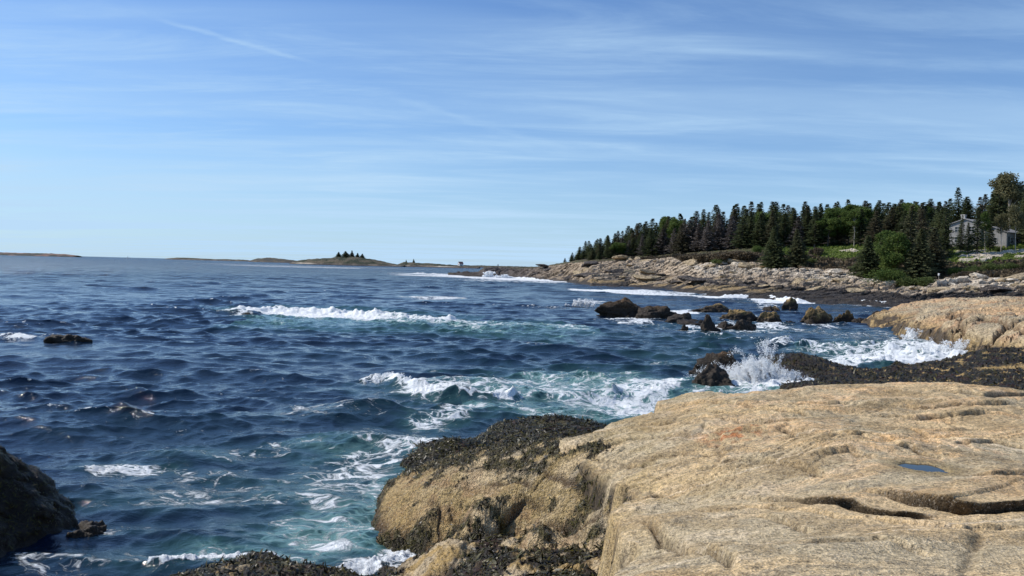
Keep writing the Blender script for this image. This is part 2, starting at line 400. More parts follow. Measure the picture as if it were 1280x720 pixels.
def sea_fields(x, y):
    foam = np.zeros(x.shape); aer = np.zeros(x.shape); ridge = np.zeros(x.shape)
    R = np.hypot(x, y)
    wx = fbm(x * .5, y * .5, 0, 3, 51) ; wy = fbm(x * .5, y * .5, 7, 3, 57)
    for (u, v, ru, rv, fo, ae) in FE:
        c = W(u, v, z=0); a = W(u + ru, v, z=0)[:2] - c[:2]; b = (W(u, v - rv, z=0)[:2] - W(u, v + rv, z=0)[:2]) / 2
        M = np.linalg.inv(np.array([a, b]).T); sc = min(np.linalg.norm(a), np.linalg.norm(b))
        rx = x - c[0]; ry = y - c[1]
        near = (rx ** 2 + ry ** 2) < (4 * max(np.linalg.norm(a), np.linalg.norm(b))) ** 2
        X = rx[near] + wx[near] * sc * .5; Y = ry[near] + wy[near] * sc * .5
        q = np.hypot(M[0, 0] * X + M[0, 1] * Y, M[1, 0] * X + M[1, 1] * Y)
        foam[near] = np.maximum(foam[near], fo * sst(q, 1.35, .35)); aer[near] = np.maximum(aer[near], ae * sst(q, 1.7, .3))
    xa = x; ya = y
    for (pts, th, fo, ae, hh) in FL:
        P = np.array([W(u, v, z=0)[:2] for u, v in pts]); mid = P.mean(0); dm = np.hypot(*mid)
        t = th * dm * dm / (F * HC); t = max(t, .12)
        t_h = min(t, 1.6); lo = P.min(0) - 8 * t - 2; hi = P.max(0) + 8 * t + 2
        nb = (xa > lo[0]) & (xa < hi[0]) & (ya > lo[1]) & (ya < hi[1])
        if not nb.any(): continue
        x = xa[nb]; y = ya[nb]
        d, al = line_sd(x, y, P)
        n1 = fbm(x / t * .35, y / t * .35, 3, 4, 61)
        dd = np.abs(d + n1 * t * .8); e = sst(al, 0, .05) * sst(al, 1, .93)
        e = np.where((al <= 0) | (al >= 1), sst(np.abs(d), t, 0), 1)
        foam[nb] = np.maximum(foam[nb], fo * e * sst(dd, 1.5 * t, .45 * t) * (0.85 + .3 * n1))
        aer[nb] = np.maximum(aer[nb], ae * e * sst(dd, 3.2 * t, .6 * t))
        if hh: ridge[nb] = np.maximum(ridge[nb], hh * e * np.exp(-(d / (t_h * 1.0)) ** 2) * (0.75 + .5 * fbm(x * 1.1, y * 1.1, 9, 3, 71)))
    x = xa; y = ya
    for (u, v, ru, rv, hh) in HUMPS:
        c = W(u, v, z=0); a = W(u + ru, v, z=0)[:2] - c[:2]; b = (W(u, v - rv, z=0)[:2] - W(u, v + rv, z=0)[:2]) / 2
        M = np.linalg.inv(np.array([a, b]).T); X = x - c[0]; Y = y - c[1]
        q = np.hypot(M[0, 0] * X + M[0, 1] * Y, M[1, 0] * X + M[1, 1] * Y)
        ridge = ridge + hh * np.exp(-(q * 1.2) ** 2)
    return foam, aer, ridge
def build_sea():
    az = np.radians(np.concatenate([np.linspace(-180, -42, 50)[:-1], np.linspace(-42, 40, 1050), np.linspace(40, 180, 50)[1:]]))
    rr = [4.0]
    while rr[-1] < 16000:
        r = rr[-1]; rr.append(r * (1 + (.0040 if r < 220 else min(.05, .0040 + (r - 220) * .00003))))
    A, R = np.meshgrid(az, np.array(rr)); x = R * np.sin(A); y = R * np.cos(A)
    foam, aer, ridge = sea_fields(x, y)
    z = np.zeros_like(x); DX = np.zeros_like(x); DY = np.zeros_like(x)
    sp = R * .0040
    calm = np.ones_like(x)
    for (N, size, l0, l1, wd, spd, amp, rot, ch) in (
            (256, 173., 9, 30, -1.9, 3, .085, .0, .8), (512, 67., 2.2, 9, -1.75, 2.2, .092, .35, 1.3),
            (512, 19.3, .7, 2.4, -1.55, 1.4, .056, -.5, 1.3), (512, 7.1, .22, .8, -1.2, .6, .0165, .8, 1.1)):
        h, dx, dy = fft_tile(N, size, l0, l1, wd - rot, spd, int(size))
        c, s = math.cos(rot), math.sin(rot)
        X = x * c + y * s; Y = -x * s + y * c
        lm = math.sqrt(l0 * l1) if l0 > 1 else l1 * .6
        w = amp * np.clip((lm / sp - 2.2) / 3.0, 0, 1)
        hh = samp(h, X, Y, size); ddx = samp(dx, X, Y, size); ddy = samp(dy, X, Y, size)
        if l0 < 3:   # gusts: patches of stronger and weaker chop
            w = w * (0.85 + .5 * fbm(x * .05, y * .09, 2, 3, 83))
        z += w * hh; DX += w * ch * (ddx * c - ddy * s); DY += w * ch * (ddx * s + ddy * c)
    near = sst(R, 300, 60)
    lump = fbm(x * 2.2, y * 2.2, 0, 5, 91, .6)
    lump2 = fbm(x * 7, y * 7, 0, 3, 97, .6)
    fm = np.clip(foam, 0, 1.1)
    z = z + ridge + near * sst(fm, .55, 1.0) * (.06 * np.abs(lump) + .05 * lump2)
    z = z + near * aer * .05 * fbm(x * 1.2, y * 1.2, 4, 3, 99)
    # small whitecap flecks on the steepest open water crests
    cap = sst(z - ridge, .10, .28) * sst(fbm(x * 1.8, y * 2.4, 1, 4, 101, .6), .0, .5) * sst(R, 8, 14)
    foam = np.maximum(foam, .62 * cap)
    V = np.stack([x + DX, y + DY, z], -1).reshape(-1, 3)
    Q = grid_faces(*x.shape)
    rough = .05 + .20 * sst(np.log(R), math.log(40), math.log(1200))
    me = mk_mesh('sea', V, Q, None, True, {'foam': foam, 'aer': np.clip(aer, 0, 1), 'rgh': rough})
    m, n, b = principled('sea_water')
    P = n.new('ShaderNodeNewGeometry').outputs['Position']
    fo = n.attr('foam'); ae = n.attr('aer'); rg = n.attr('rgh')
    Pw = n.vmath('ADD', P, n.vmath('MULTIPLY', n.noise(P, 0.9, 3, 0.5, 0, 1), (1.3, 1.3, 0)))
    Pw = n.mapping(Pw, (0.75, 1.25, 0.3), (0, 0, 0.3))
    e1 = n.voro(Pw, 1.35, 'DISTANCE_TO_EDGE'); e2 = n.voro(Pw, 4.3, 'DISTANCE_TO_EDGE')
    lace = n.math('MAXIMUM', n.ss(e1, 0.17, 0.0), n.math('MULTIPLY', n.ss(e2, 0.20, 0.0), 0.75))
    f1 = n.noise(Pw, 1.6, 9, 0.66, 0.4); f2 = n.noise(Pw, 11, 5, 0.7)
    f3 = n.noise(Pw, 0.5, 3, 0.5)
    v = n.math('ADD', n.math('MULTIPLY', fo, 1.17), n.math('MULTIPLY', n.math('SUBTRACT', f1, 0.5), 1.5))
    v = n.math('ADD', v, n.math('MULTIPLY', n.math('SUBTRACT', lace, 0.45), 0.42))
    v = n.math('ADD', v, n.math('MULTIPLY', n.math('SUBTRACT', f2, 0.5), 0.7))
    v = n.math('ADD', v, n.math('MULTIPLY', n.math('SUBTRACT', f3, 0.5), 0.5))
    mask = n.math('MULTIPLY', n.ss(v, 0.70, 0.98), n.ss(fo, 0.05, 0.35))
    deep = n.mix(n.ss(n.noise(P, 0.045, 4, 0.55), .35, .65), (0.0030, 0.0095, 0.026), (0.0045, 0.0145, 0.036))
    body = n.mix(n.math('MULTIPLY', n.ss(ae, 0, .75), n.ss(f1, .25, .65, .45, 1.)), deep, (0.030, 0.086, 0.084))
    milk = n.mix(n.math('MULTIPLY', n.ss(v, 0.25, 0.85), n.ss(ae, .35, 1.0, 0, .85)), body, (0.21, 0.38, 0.365))
    fcol = n.mix(n.ss(n.math('ADD', f2, n.math('MULTIPLY', fo, .15)), 0.35, 0.7), (0.55, 0.62, 0.66), (0.88, 0.90, 0.90))
    n.put(b.inputs['Base Color'], n.mix(mask, milk, fcol))
    n.put(b.inputs['Roughness'], n.fmix(mask, rg, 0.9)); b.inputs['IOR'].default_value = 1.333
    n.put(b.inputs['Specular IOR Level'], n.fmix(mask, 0.5, 0.1))
    r1 = n.noise(n.mapping(P, (1, 1.4, 1), (0, 0, .2)), 2.6, 5, 0.62, 0.5)
    r2 = n.noise(n.mapping(P, (1, 1.7, 1)), 0.55, 5, 0.6, 0.3)
    far = n.ss(rg, 0.06, 0.20)
    bh = n.math('ADD', n.math('MULTIPLY', r1, 0.055), n.math('MULTIPLY', n.math('MULTIPLY', r2, far), 0.9))
    r3 = n.noise(n.mapping(P, (1, 2.2, 1)), 0.13, 5, 0.6, 0.3)
    bh = n.math('ADD', bh, n.math('MULTIPLY', n.math('MULTIPLY', r3, n.ss(rg, 0.12, 0.22)), 4.0))
    bh = n.math('ADD', bh, n.math('MULTIPLY', mask, n.math('MULTIPLY', f2, 0.10)))
    n.put(b.inputs['Normal'], n.bump(bh, 0.8, 1.0))
    me.materials.append(m)
    obj('sea', me, kind='structure', label='dark blue choppy sea with foam and breaking waves')
build_sea()

# ------------------------------------------------------------------ rock ledges near the camera (heightfields from surveyed points)
def ctrl(pts): return np.array([W(u, v, z=z) for u, v, z in pts])
TAN = np.array([.47, .365, .225]); ORANGE = np.array([.52, .345, .185]); GREY = np.array([.37, .315, .22]); PALE = np.array([.60, .52, .41])
OLIVE = np.array([.24, .185, .075]); DARK = np.array([.028, .020, .013]); GOLD = np.array([.36, .245, .10]); BROWN = np.array([.14, .085, .045])
def lerp(a, b, t): return a * (1 - t)[..., None] + b * t[..., None]

def heightfield(name, fn, poly, spec, mat, detail, colour, margin=1.5, edge=.22, slope=2.4, zmin=-1.2, eno=.25, **tags):
    gx, gy = polar(*spec)
    P_ = np.asarray(poly); bb = (gx > P_[:, 0].min() - margin - 1) & (gx < P_[:, 0].max() + margin + 1) & (gy > P_[:, 1].min() - margin - 1) & (gy < P_[:, 1].max() + margin + 1)
    s_ = np.full(gx.shape, 99.0); s_[bb] = poly_sdf(gx[bb], gy[bb], poly)
    kg = s_ < margin + .6; x = gx[kg]; y = gy[kg]; s = s_[kg]
    s = s + eno * fbm(x * 1.3, y * 1.3, 0, 4, 17)
    z = fn(x, y)
    z = z - edge * np.exp(np.clip(s, -9, 0) / .35) - np.where(s > 0, s * slope, 0)
    dz, weed, ext = detail(x, y, z, s)
    z = np.maximum(z + dz, zmin - .4)
    c = colour(x, y, z, s, weed, ext)
    sx = sy = 0
    if isinstance(ext, dict): sx, sy = ext['shift']
    idx = np.full(gx.shape, -1); idx[kg] = np.arange(len(x))
    q = np.stack([idx[:-1, :-1], idx[:-1, 1:], idx[1:, 1:], idx[1:, :-1]], -1).reshape(-1, 4)
    q = q[(q >= 0).all(1)]; q = q[(z[q] > zmin - .3).any(1)]
    V = np.stack([x + sx, y + sy, z], -1)
    V, Q, (c_, w_) = compact(V, q, [c, weed])
    me = mk_mesh(name, V, Q, mat, True, {'weed': w_}, {'Col': c_})
    return obj(name, me, **tags), V, w_, Q

def fronds(name, V, w, Q, parent, count, size, seed, cols=None):
    """tufts of hanging rockweed scattered on the weedy part of a rock"""
    rg = np.random.default_rng(seed)
    fc = V[Q].mean(1); fw = w[Q].mean(1)
    a = V[Q[:, 1]] - V[Q[:, 0]]; b = V[Q[:, -1]] - V[Q[:, 0]]; nr = np.cross(a, b); ar = np.linalg.norm(nr, axis=1) + 1e-12; nr = nr / ar[:, None]
    nr *= np.sign(nr[:, 2:3] + 1e-9)
    pr = ar * np.clip(fw - .35, 0, 1) * (fc[:, 2] > -.15); pr /= pr.sum()
    ix = rg.choice(len(fc), count, p=pr)
    c = fc[ix]; nn = nr[ix]
    down = np.array([0, 0, -1.]) - nn * (-nn[:, 2:3]); down /= (np.linalg.norm(down, axis=1)[:, None] + .15)
    d = down * .8 + rg.normal(size=(count, 3)) * .7; d -= nn * (d * nn).sum(1)[:, None] * .8; d /= np.linalg.norm(d, axis=1)[:, None]
    t = np.cross(d, nn); L = size * 1.15 * rg.uniform(.5, 1.5, (count, 1)); wd = L * rg.uniform(.08, .15, (count, 1))
    c = c + rg.normal(size=(count, 3)) * .01; P = []; lift = rg.uniform(.02, .16, (count, 1)); side = rg.normal(size=(count, 1)) * .3
    for f, w_ in ((0, .6), (.35, 1.), (.7, .9), (1, .25)):
        m = c + d * L * f + nn * L * lift * math.sin(f * 3.0) + t * side * L * f * f
        P += [m - t * wd * w_, m + t * wd * w_]
    VV = np.stack(P, 1).reshape(-1, 3); b0 = np.arange(count)[:, None] * 8
    QQ = np.concatenate([b0 + np.array([[0, 1, 3, 2]]), b0 + np.array([[2, 3, 5, 4]]), b0 + np.array([[4, 5, 7, 6]])])
    rnd = np.repeat(np.clip(rg.normal(.36, .30, count) + .25 * fbm(c[:, 0] * 1.5, c[:, 1] * 1.5, 0, 2, 5), 0, 1), 8)
    me = mk_mesh(name, VV, QQ, M_WEED, False, {'rnd': rnd})
    o = obj(name, me, parent, kind='stuff'); return o

# --- the big foreground slab
SLAB = ctrl([(700, 551, 1.70), (740, 583, 1.72), (775, 605, 1.78), (800, 618, 1.85), (765, 628, 1.98), (790, 663, 2.12), (800, 674, 2.2),
             (768, 697, 2.35), (738, 722, 2.5), (1300, 487, 2.3), (1180, 479, 2.35), (1000, 483, 2.3), (900, 487, 2.1), (822, 497, 1.95),
             (820, 512, 1.86), (780, 521, 1.80), (740, 534, 1.75), (1000, 560, 2.33), (900, 560, 2.1), (850, 600, 2.0), (1100, 600, 2.38),
             (1200, 560, 2.42), (1250, 615, 2.45), (1000, 600, 2.26), (1100, 520, 2.4), (950, 520, 2.26), (1000, 650, 2.36), (900, 640, 2.12), (1100, 680, 2.56),
             (1250, 680, 2.62), (1000, 712, 2.78), (850, 700, 2.5), (1270, 716, 2.8)])
SLAB = np.vstack([SLAB, [(6, 0, 3.0), (-.5, 0, 3.0), (0, 2.5, 2.95), (16, 2, 3.0), (16, 14, 2.6), (26, 10, 2.8)]])
slab_t = TPS(SLAB, 2e-3)
SP = [tuple(W(u, v, z=z)[:2]) for u, v, z in [(700, 549, 1.70), (722, 566, 1.72), (740, 583, 1.72), (775, 605, 1.78), (800, 616, 1.85), (778, 619, 1.9), (765, 627, 1.98),
      (772, 645, 2.05), (790, 663, 2.12), (801, 674, 2.2), (768, 697, 2.35), (738, 722, 2.5)]] + [(.1, 3.2), (-.7, 1.5), (-1.2, -3), (30, -3), (30, 17)] + \
     [tuple(W(u, v, z=z)[:2]) for u, v, z in [(1330, 487, 2.3), (1250, 484, 2.3), (1180, 478, 2.35), (1100, 480, 2.35), (1000, 482, 2.3), (950, 487, 2.2), (900, 486, 2.1), (870, 488, 2.0), (822, 497, 1.95),
      (820, 512, 1.86), (780, 521, 1.80), (740, 534, 1.75)]]
def surf_line(pts, t, z0=2.2): return np.array([on_surf(u, v, t, z0)[:2] for u, v in pts])
# crack: points, step height of the far side, groove depth, groove width, reach of step
CR = [([(882, 618), (925, 614), (968, 621), (1000, 625), (1035, 630), (1080, 634), (1119, 640), (1150, 645), (1186, 649)], .085, .22, .045, 1.3),
      ([(1040, 612), (1090, 618), (1132, 623), (1165, 630), (1195, 634), (1246, 632), (1300, 630), (1400, 626)], .15, .27, .060, 1.2),
      ([(980, 540), (1000, 545), (1030, 549)], .03, .09, .04, .5),
      ([(1135, 537), (1160, 546), (1180, 550)], .03, .09, .03, .5), ([(1120, 565), (1140, 566), (1172, 576)], .04, .10, .03, .6),
      ([(880, 515), (960, 516), (1020, 523)], .05, .08, .04, .8), ([(900, 545), (1000, 542), (1100, 556)], .04, .03, .05, .9),
      ([(800, 616), (816, 612), (850, 622), (900, 628)], -.05, .06, .03, .5), ([(1225, 660), (1220, 690), (1212, 740)], .0, .03, .05, .5),
      ([(805, 640), (830, 665), (880, 690), (930, 712)], .06, .06, .035, .6), ([(1000, 580), (1060, 572), (1150, 590), (1220, 596)], .05, .03, .04, .6),
      ([(850, 530), (900, 546), (905, 575), (880, 600)], .03, .02, .04, .5), ([(1180, 490), (1230, 494), (1290, 493)], .05, .08, .04, .6),
      ([(740, 560), (800, 548), (870, 552)], .03, .03, .04, .6), ([(940, 650), (980, 656), (1020, 668)], .03, .05, .03, .4)]
CR += [([(825, 507), (880, 504), (960, 510), (1060, 506), (1160, 512), (1290, 508)], .045, .05, .03, .5), ([(780, 530), (860, 526), (930, 533), (1010, 529)], .04, .05, .03, .45),
       ([(1010, 556), (1090, 548), (1140, 560)], .035, .05, .025, .4), ([(1060, 520), (1150, 524), (1230, 519), (1290, 524)], .045, .05, .03, .5), ([(1190, 560), (1240, 556), (1300, 562)], .045, .07, .03, .5),
       ([(870, 585), (940, 578), (1000, 588), (1040, 600)], .045, .06, .03, .5), ([(800, 575), (850, 568), (900, 572)], .03, .04, .025, .4), ([(1190, 598), (1240, 603), (1300, 598)], .04, .06, .03, .4),
       ([(860, 640), (930, 636), (1010, 644), (1100, 655), (1200, 668), (1300, 664)], .03, .03, .025, .4), ([(1000, 690), (1100, 684), (1180, 694)], .02, .02, .03, .4), ([(700, 552), (760, 575), (830, 580)], .03, .04, .03, .4)]
CRW = [(surf_line(p, slab_t), a, b, c, d) for p, a, b, c, d in CR]
POOL = on_surf(1154, 589, slab_t, 2.4)
def slab_detail(x, y, z, s):
    X = x * .92 + y * .38; Y = -x * .38 + y * .92
    dz = .07 * fbm(X * .45, Y * 1.0, 0, 4, 21) + .008 * fbm(x * 3, y * 3, 0, 4, 25, .6)
    # weathered sheets: low terraces with crisp lips
    t = (fbm(X * .33, Y * .75, 0, 3, 31, .45) * 5 + Y * .35)
    fr = t - np.floor(t); dz += .035 * (sst(fr, 0, .12) - fr) * sst(y, 7.5, 11)
    t2 = fbm(X * 1.1, Y * 2.4, 4, 4, 35, .55) * 4 ; f2 = t2 - np.floor(t2); dz += .004 * (sst(f2, 0, .25) - f2)
    crack = np.zeros_like(x); shx = np.zeros_like(x); shy = np.zeros_like(x)
    for P, st, gd, gw, rc in CRW:
        e_dir = (P[-1] - P[0]) / np.linalg.norm(P[-1] - P[0])
        d, al = line_sd(x, y, P); wob = (.05 * fbm(x * 2.2 + gw * 99, y * 2.2, 0, 4, 41) if gd < .12 else .09 * fbm(x * 1.3, y * 1.3, 0, 2, 41)); d = d + wob
        inside = (al > 0) & (al < 1); e = np.where(inside, (sst(al, 0, .12) if gd < .12 else .18 * sst(al, 0, .06) + .82 * sst(al, .25, .75)) * sst(al, 1, .88), 0) if st != .15 else np.where(inside, .15 * sst(al, 0, .05) + .85 * sst(al, .1, .4), 0)
        far_ = d > 0
        dz += e * st * (np.where(far_, np.exp(-np.clip(d, 0, 99) / rc) * sst(d, -.001, .03), 0)) if gd < .12 else e * st * np.exp(-np.clip(d, 0, 99) / rc) * sst(d, -.09, -.01)
        g = np.exp(-(np.clip(np.abs(d + (gw * .6 if gd < .12 else .15)) / (gw * (1 + 1.2 * fbm(x * 1.2, y * 1.2, 3, 2, 43) ** 2)), 0, 9)) ** 2) * e
        dz -= gd * g; crack = np.maximum(crack, np.maximum(g, e * sst(d, .02, -.04) * sst(d, -.24, -.18) * (gd > .12)) * min(1, gd / .1))  # mask takes in the undercut face, where shade is painted
        if gd > .12:
            k = e * gd * .9 * np.exp(-(np.clip(d, 0, 9) / .30)) * sst(d, -.13, .0)
            shx += e_dir[1] * k; shy -= e_dir[0] * k
    q = np.hypot((x - POOL[0]) / .45, (y - POOL[1]) / .42); pool = sst(q, 1.25, .7)
    flat = sst(q, 1.7, .9); dz = dz * (1 - flat) + flat * (POOL[2] + .055 - z) - .05 * sst(q + .22 * fbm(x * 4, y * 4, 0, 2, 46), .62, .25)
    # barnacle crust
    dz += .004 * np.abs(perlin(x * 28, y * 28, 0, 47)) + .0035 * perlin(x * 60, y * 60, 0, 48)
    weed = sst(s, -.10, .05) * sst(z, 2.2, 1.4) * sst(fbm(x * 2, y * 2, 0, 3, 49), -.35, .1) * (x < 4.5)
    return dz, np.clip(weed, 0, 1), {'shift': (shx, shy), 'crack': crack, 'pool': pool}
def slab_colour(x, y, z, s, weed, ext):
    crack, pool = ext['crack'], ext['pool']
    n1 = sst(fbm(x * .35, y * .6, 0, 4, 121), -.35, .4); n2 = sst(fbm(x * .8, y * 1.3, 2, 5, 122, .6), -.1, .5); n3 = sst(fbm(x * 2.2, y * 3.0, 4, 5, 123, .6), -.3, .5)
    c = lerp(GREY * 1.05, TAN, n1)
    og = n2 * sst(x, 1.5, 5.5) * sst(y, 5.5, 8.5)
    c = lerp(c, np.broadcast_to(ORANGE, c.shape), og * .75)
    c = lerp(c, np.broadcast_to(PALE * .9, c.shape), .35 * n3 * n2)
    brn = sst(fbm(x * .9, y * .9, 8, 5, 124, .6), .12, .5) * .45
    c = lerp(c, np.broadcast_to(np.array([.22, .16, .085]), c.shape), brn)
    lo = sst(z, 2.3, 1.7) * sst(fbm(x * 1.5, y * 1.5, 5, 4, 125), -.3, .3)
    c = lerp(c, np.broadcast_to(OLIVE, c.shape), lo * .45)
    lich = sst(fbm(x * 2.6, y * 3.4, 11, 5, 131, .65), .22, .42) * sst(fbm(x * .7, y * .9, 12, 3, 132), -.1, .3)
    c = lerp(c, np.broadcast_to(np.array([.20, .18, .14]), c.shape), lich * .55)
    damp = sst(fbm(x * .5 + 3, y * 1.6, 13, 4, 133), .18, .42); c = lerp(c, np.broadcast_to(np.array([.28, .21, .12]), c.shape), damp * .5)
    for (a0, b0, k0) in ((.35, 5.2, .02), (-.5, 13.5, .03), (.12, 9.4, .015)):
        vd = np.abs(y - (a0 * x + b0) + .12 * fbm(x * .8, y * .8, 14, 4, 134)); c = lerp(c, np.broadcast_to(PALE * 1.05, c.shape), .6 * sst(vd, k0 * 1.6, k0 * .5) * sst(fbm(x, y, 15, 2, 135), -.3, .1))
    rust = np.exp(-(np.hypot(x - RUST[0], (y - RUST[1])) / .45) ** 2) * sst(fbm(x * 5, y * 5, 0, 3, 126), -.1, .3)
    c = lerp(c, np.broadcast_to(np.array([.36, .12, .04]), c.shape), rust * .8)
    c = lerp(c, np.broadcast_to(np.array([.05, .038, .025]), c.shape), np.clip(crack * 1.3, 0, .95))  # shade inside the cracks and under the lip painted dark into the colour
    c = lerp(c, np.broadcast_to(np.array([.17, .13, .06]), c.shape), pool * .6)
    c = lerp(c, np.broadcast_to(DARK, c.shape), weed * .95)
    return c * np.array([1.07, 1.0, .88]) * (1.32 + .12 * perlin(x * 9, y * 9, 0, 127))[..., None]
RUST = on_surf(917, 548, slab_t, 2.2)
slab, sV, sW, sQ = heightfield('rock_ledge', slab_t, SP, (-40, 75, 1150, 2.2, 20.5, .0030), M_ROCK, slab_detail, slab_colour, margin=1.2, edge=.10, slope=5.0, eno=.08,
    kind='structure', label='broad tan granite ledge in the foreground with a dark overhung crack')
# small pool of rain water in a hollow of the ledge
def water_patch(name, c, rx, ry, z, seed, **tags):
    a = np.linspace(0, 2 * np.pi, 40, endpoint=False); rr = 1 + .18 * np.sin(a * 2 + seed) + .12 * np.sin(a * 3 + 2 * seed)
    V = [(c[0], c[1], z)] + [(c[0] + rx * r * math.cos(t), c[1] + ry * r * math.sin(t), z) for r, t in zip(rr, a)]
    Q = [(0, i + 1, (i + 1) % 40 + 1) for i in range(40)]
    me = mk_mesh(name, V, Q, M_POOL, True); return obj(name, me, **tags)
M_POOL, _n, _b = principled('pool_water'); _b.inputs['Base Color'].default_value = (.02, .022, .02, 1); _b.inputs['Roughness'].default_value = .03; _b.inputs['IOR'].default_value = 1.333
_zz = sV[np.argmin(np.hypot(sV[:, 0] - POOL[0], sV[:, 1] - POOL[1]))][2]
water_patch('rock_pool', POOL, .36, .34, POOL[2] + .035, 1.0, label='small blue puddle of still water in a hollow of the foreground ledge', cat='rock pool')
fronds('seaweed', sV, sW, sQ, slab, 5000, .07, 5)

# --- the barnacled boulder left of the slab
BO = ctrl([(500, 608, .45), (520, 588, .62), (560, 570, .92), (640, 556, 1.25), (700, 554, 1.56), (740, 583, 1.60), (790, 614, 1.67), (850, 610, 1.52), (860, 660, 1.4), (760, 556, 1.35), (600, 612, 1.2), (680, 625, 1.34), (760, 645, 1.38),
           (540, 632, .62), (476, 652, .18), (790, 668, 1.22), (640, 660, .72), (560, 655, .42), (700, 668, .85), (500, 640, .35), (485, 620, .35)])
bo_t = TPS(BO, 1e-3)
BP = [tuple(W(u, v, z=z)[:2]) for u, v, z in [(472, 655, .1), (478, 630, .2), (487, 600, .35), (500, 590, .5), (530, 574, .7), (560, 562, .9), (640, 549, 1.2), (700, 546, 1.35),
      (780, 556, 1.45), (870, 600, 1.5), (900, 650, 1.4), (880, 700, 1.2), (790, 676, 1.15), (700, 671, .8), (640, 662, .65), (560, 660, .35), (520, 666, .12), (480, 668, .05)]]
BCR = [([(555, 612), (600, 628), (660, 622), (700, 634), (730, 645)], .08, .20, .045, .6), ([(508, 642), (560, 648), (600, 650), (640, 662)], .12, .22, .055, .7),
       ([(650, 585), (700, 600), (740, 618), (770, 632)], .06, .10, .05, .5), ([(700, 632), (712, 622), (740, 617), (785, 628)], .08, .14, .05, .4), ([(540, 600), (600, 585), (660, 580), (700, 572)], -.03, .04, .04, .5), ([(560, 632), (620, 640), (690, 646), (760, 662)], .05, .14, .04, .4), ([(590, 598), (640, 604), (690, 616)], .05, .08, .035, .4), ([(510, 625), (545, 622), (590, 634)], .04, .10, .035, .4), ([(640, 640), (700, 652), (790, 664)], .06, .16, .05, .4)]
BCRW = [(surf_line(p, bo_t, 1.0), a, b, c, d) for p, a, b, c, d in BCR]
WZ = [  # weedy areas on the boulder
    [tuple(W(u, v, z=z)[:2]) for u, v, z in [(480, 615, .3), (500, 590, .6), (560, 572, 1.05), (620, 578, 1.2), (660, 588, 1.3), (720, 575, 1.45), (700, 546, 1.4), (640, 540, 1.3), (530, 560, .8), (480, 590, .3)]],
    [tuple(W(u, v, z=z)[:2]) for u, v, z in [(700, 560, 1.45), (735, 605, 1.5), (800, 630, 1.5), (820, 612, 1.5), (735, 560, 1.4), (705, 545, 1.4)]]]
def bo_detail(x, y, z, s):
    dz = .06 * fbm(x * .6, y * 1.0, 0, 3, 221) + .014 * fbm(x * 3, y * 5, 0, 4, 225, .6)
    crack = np.zeros_like(x)
    for P, st, gd, gw, rc in BCRW:
        d, al = line_sd(x, y, P); d = d + .06 * fbm(x * 2.5, y * 2.5, 0, 3, 241)
        inside = (al > 0) & (al < 1); e = np.where(inside, sst(al, 0, .35) * sst(al, 1, .65), 0)
        dz += e * st * .7 * np.exp(-np.clip(d, 0, 99) / rc) * sst(d, -.06, .02)
        g = np.exp(-(np.abs(d) / gw) ** 2) * e; dz -= gd * .6 * g; crack = np.maximum(crack, g)
    w = np.zeros_like(x)
    for P in WZ:
        w = np.maximum(w, sst(poly_sdf(x, y, P) + .28 * fbm(x * 2.2, y * 2.2, 0, 5, 245, .65), .12, -.12))
    w = np.maximum(w, sst(s, -.08, .12) * sst(fbm(x * 2.5, y * 2.5, 1, 3, 246), -.2, .1)) * sst(fbm(x * 3, y * 3, 6, 4, 247, .6), -.55, -.25)
    w = np.maximum(w, .8 * sst(fbm(x * 1.8, y * 1.8, 9, 5, 248, .65), .5, .62))
    dz += .020 * np.abs(perlin(x * 9, y * 12, 0, 251)) + .020 * np.abs(perlin(x * 20, y * 24, 0, 252)) + .010 * perlin(x * 38, y * 44, 0, 254) + w * .05 * np.abs(fbm(x * 9, y * 9, 0, 3, 253, .7))
    return dz, w, crack
def bo_colour(x, y, z, s, weed, crack):
    n1 = sst(fbm(x * .9, y * .9, 0, 4, 321), -.35, .4); n2 = sst(fbm(x * 2.5, y * 2.5, 2, 5, 322, .6), -.2, .5)
    c = lerp(np.array([.40, .29, .13]), np.array([.58, .44, .25]), n1)
    c = lerp(c, np.broadcast_to(np.array([.25, .12, .07]), c.shape), .55 * n2 * sst(z, 1.3, .5))
    c = lerp(c, np.broadcast_to(GOLD * 1.15, c.shape), sst(z, .9, .3) * .7)
    c = lerp(c, np.broadcast_to(PALE * .85, c.shape), .45 * sst(fbm(x * 1.3, y * 1.3, 5, 4, 323), .1, .5) * sst(z, .9, 1.3))
    c = lerp(c, np.broadcast_to(BROWN * .6, c.shape), np.maximum(crack * .9, sst(z, .25, .02) * .9))
    wcol = lerp(np.array([.035, .027, .012]), np.array([.095, .078, .022]), sst(fbm(x * 4, y * 4, 3, 4, 327, .65), -.1, .4))
    return c * (1 - weed * .95)[..., None] + wcol * (weed * .95)[..., None]
bo, bV, bW, bQ = heightfield('boulder', bo_t, BP, (-13, 16, 800, 8.5, 17.5, .0022), M_BARN, bo_detail, bo_colour, margin=1.4, edge=.14, slope=1.3, eno=.10,
    label='large golden barnacled boulder capped with dark olive seaweed at the water beside the slab', cat='boulder')
fronds('seaweed', bV, bW, bQ, bo, 22000, .055, 6)

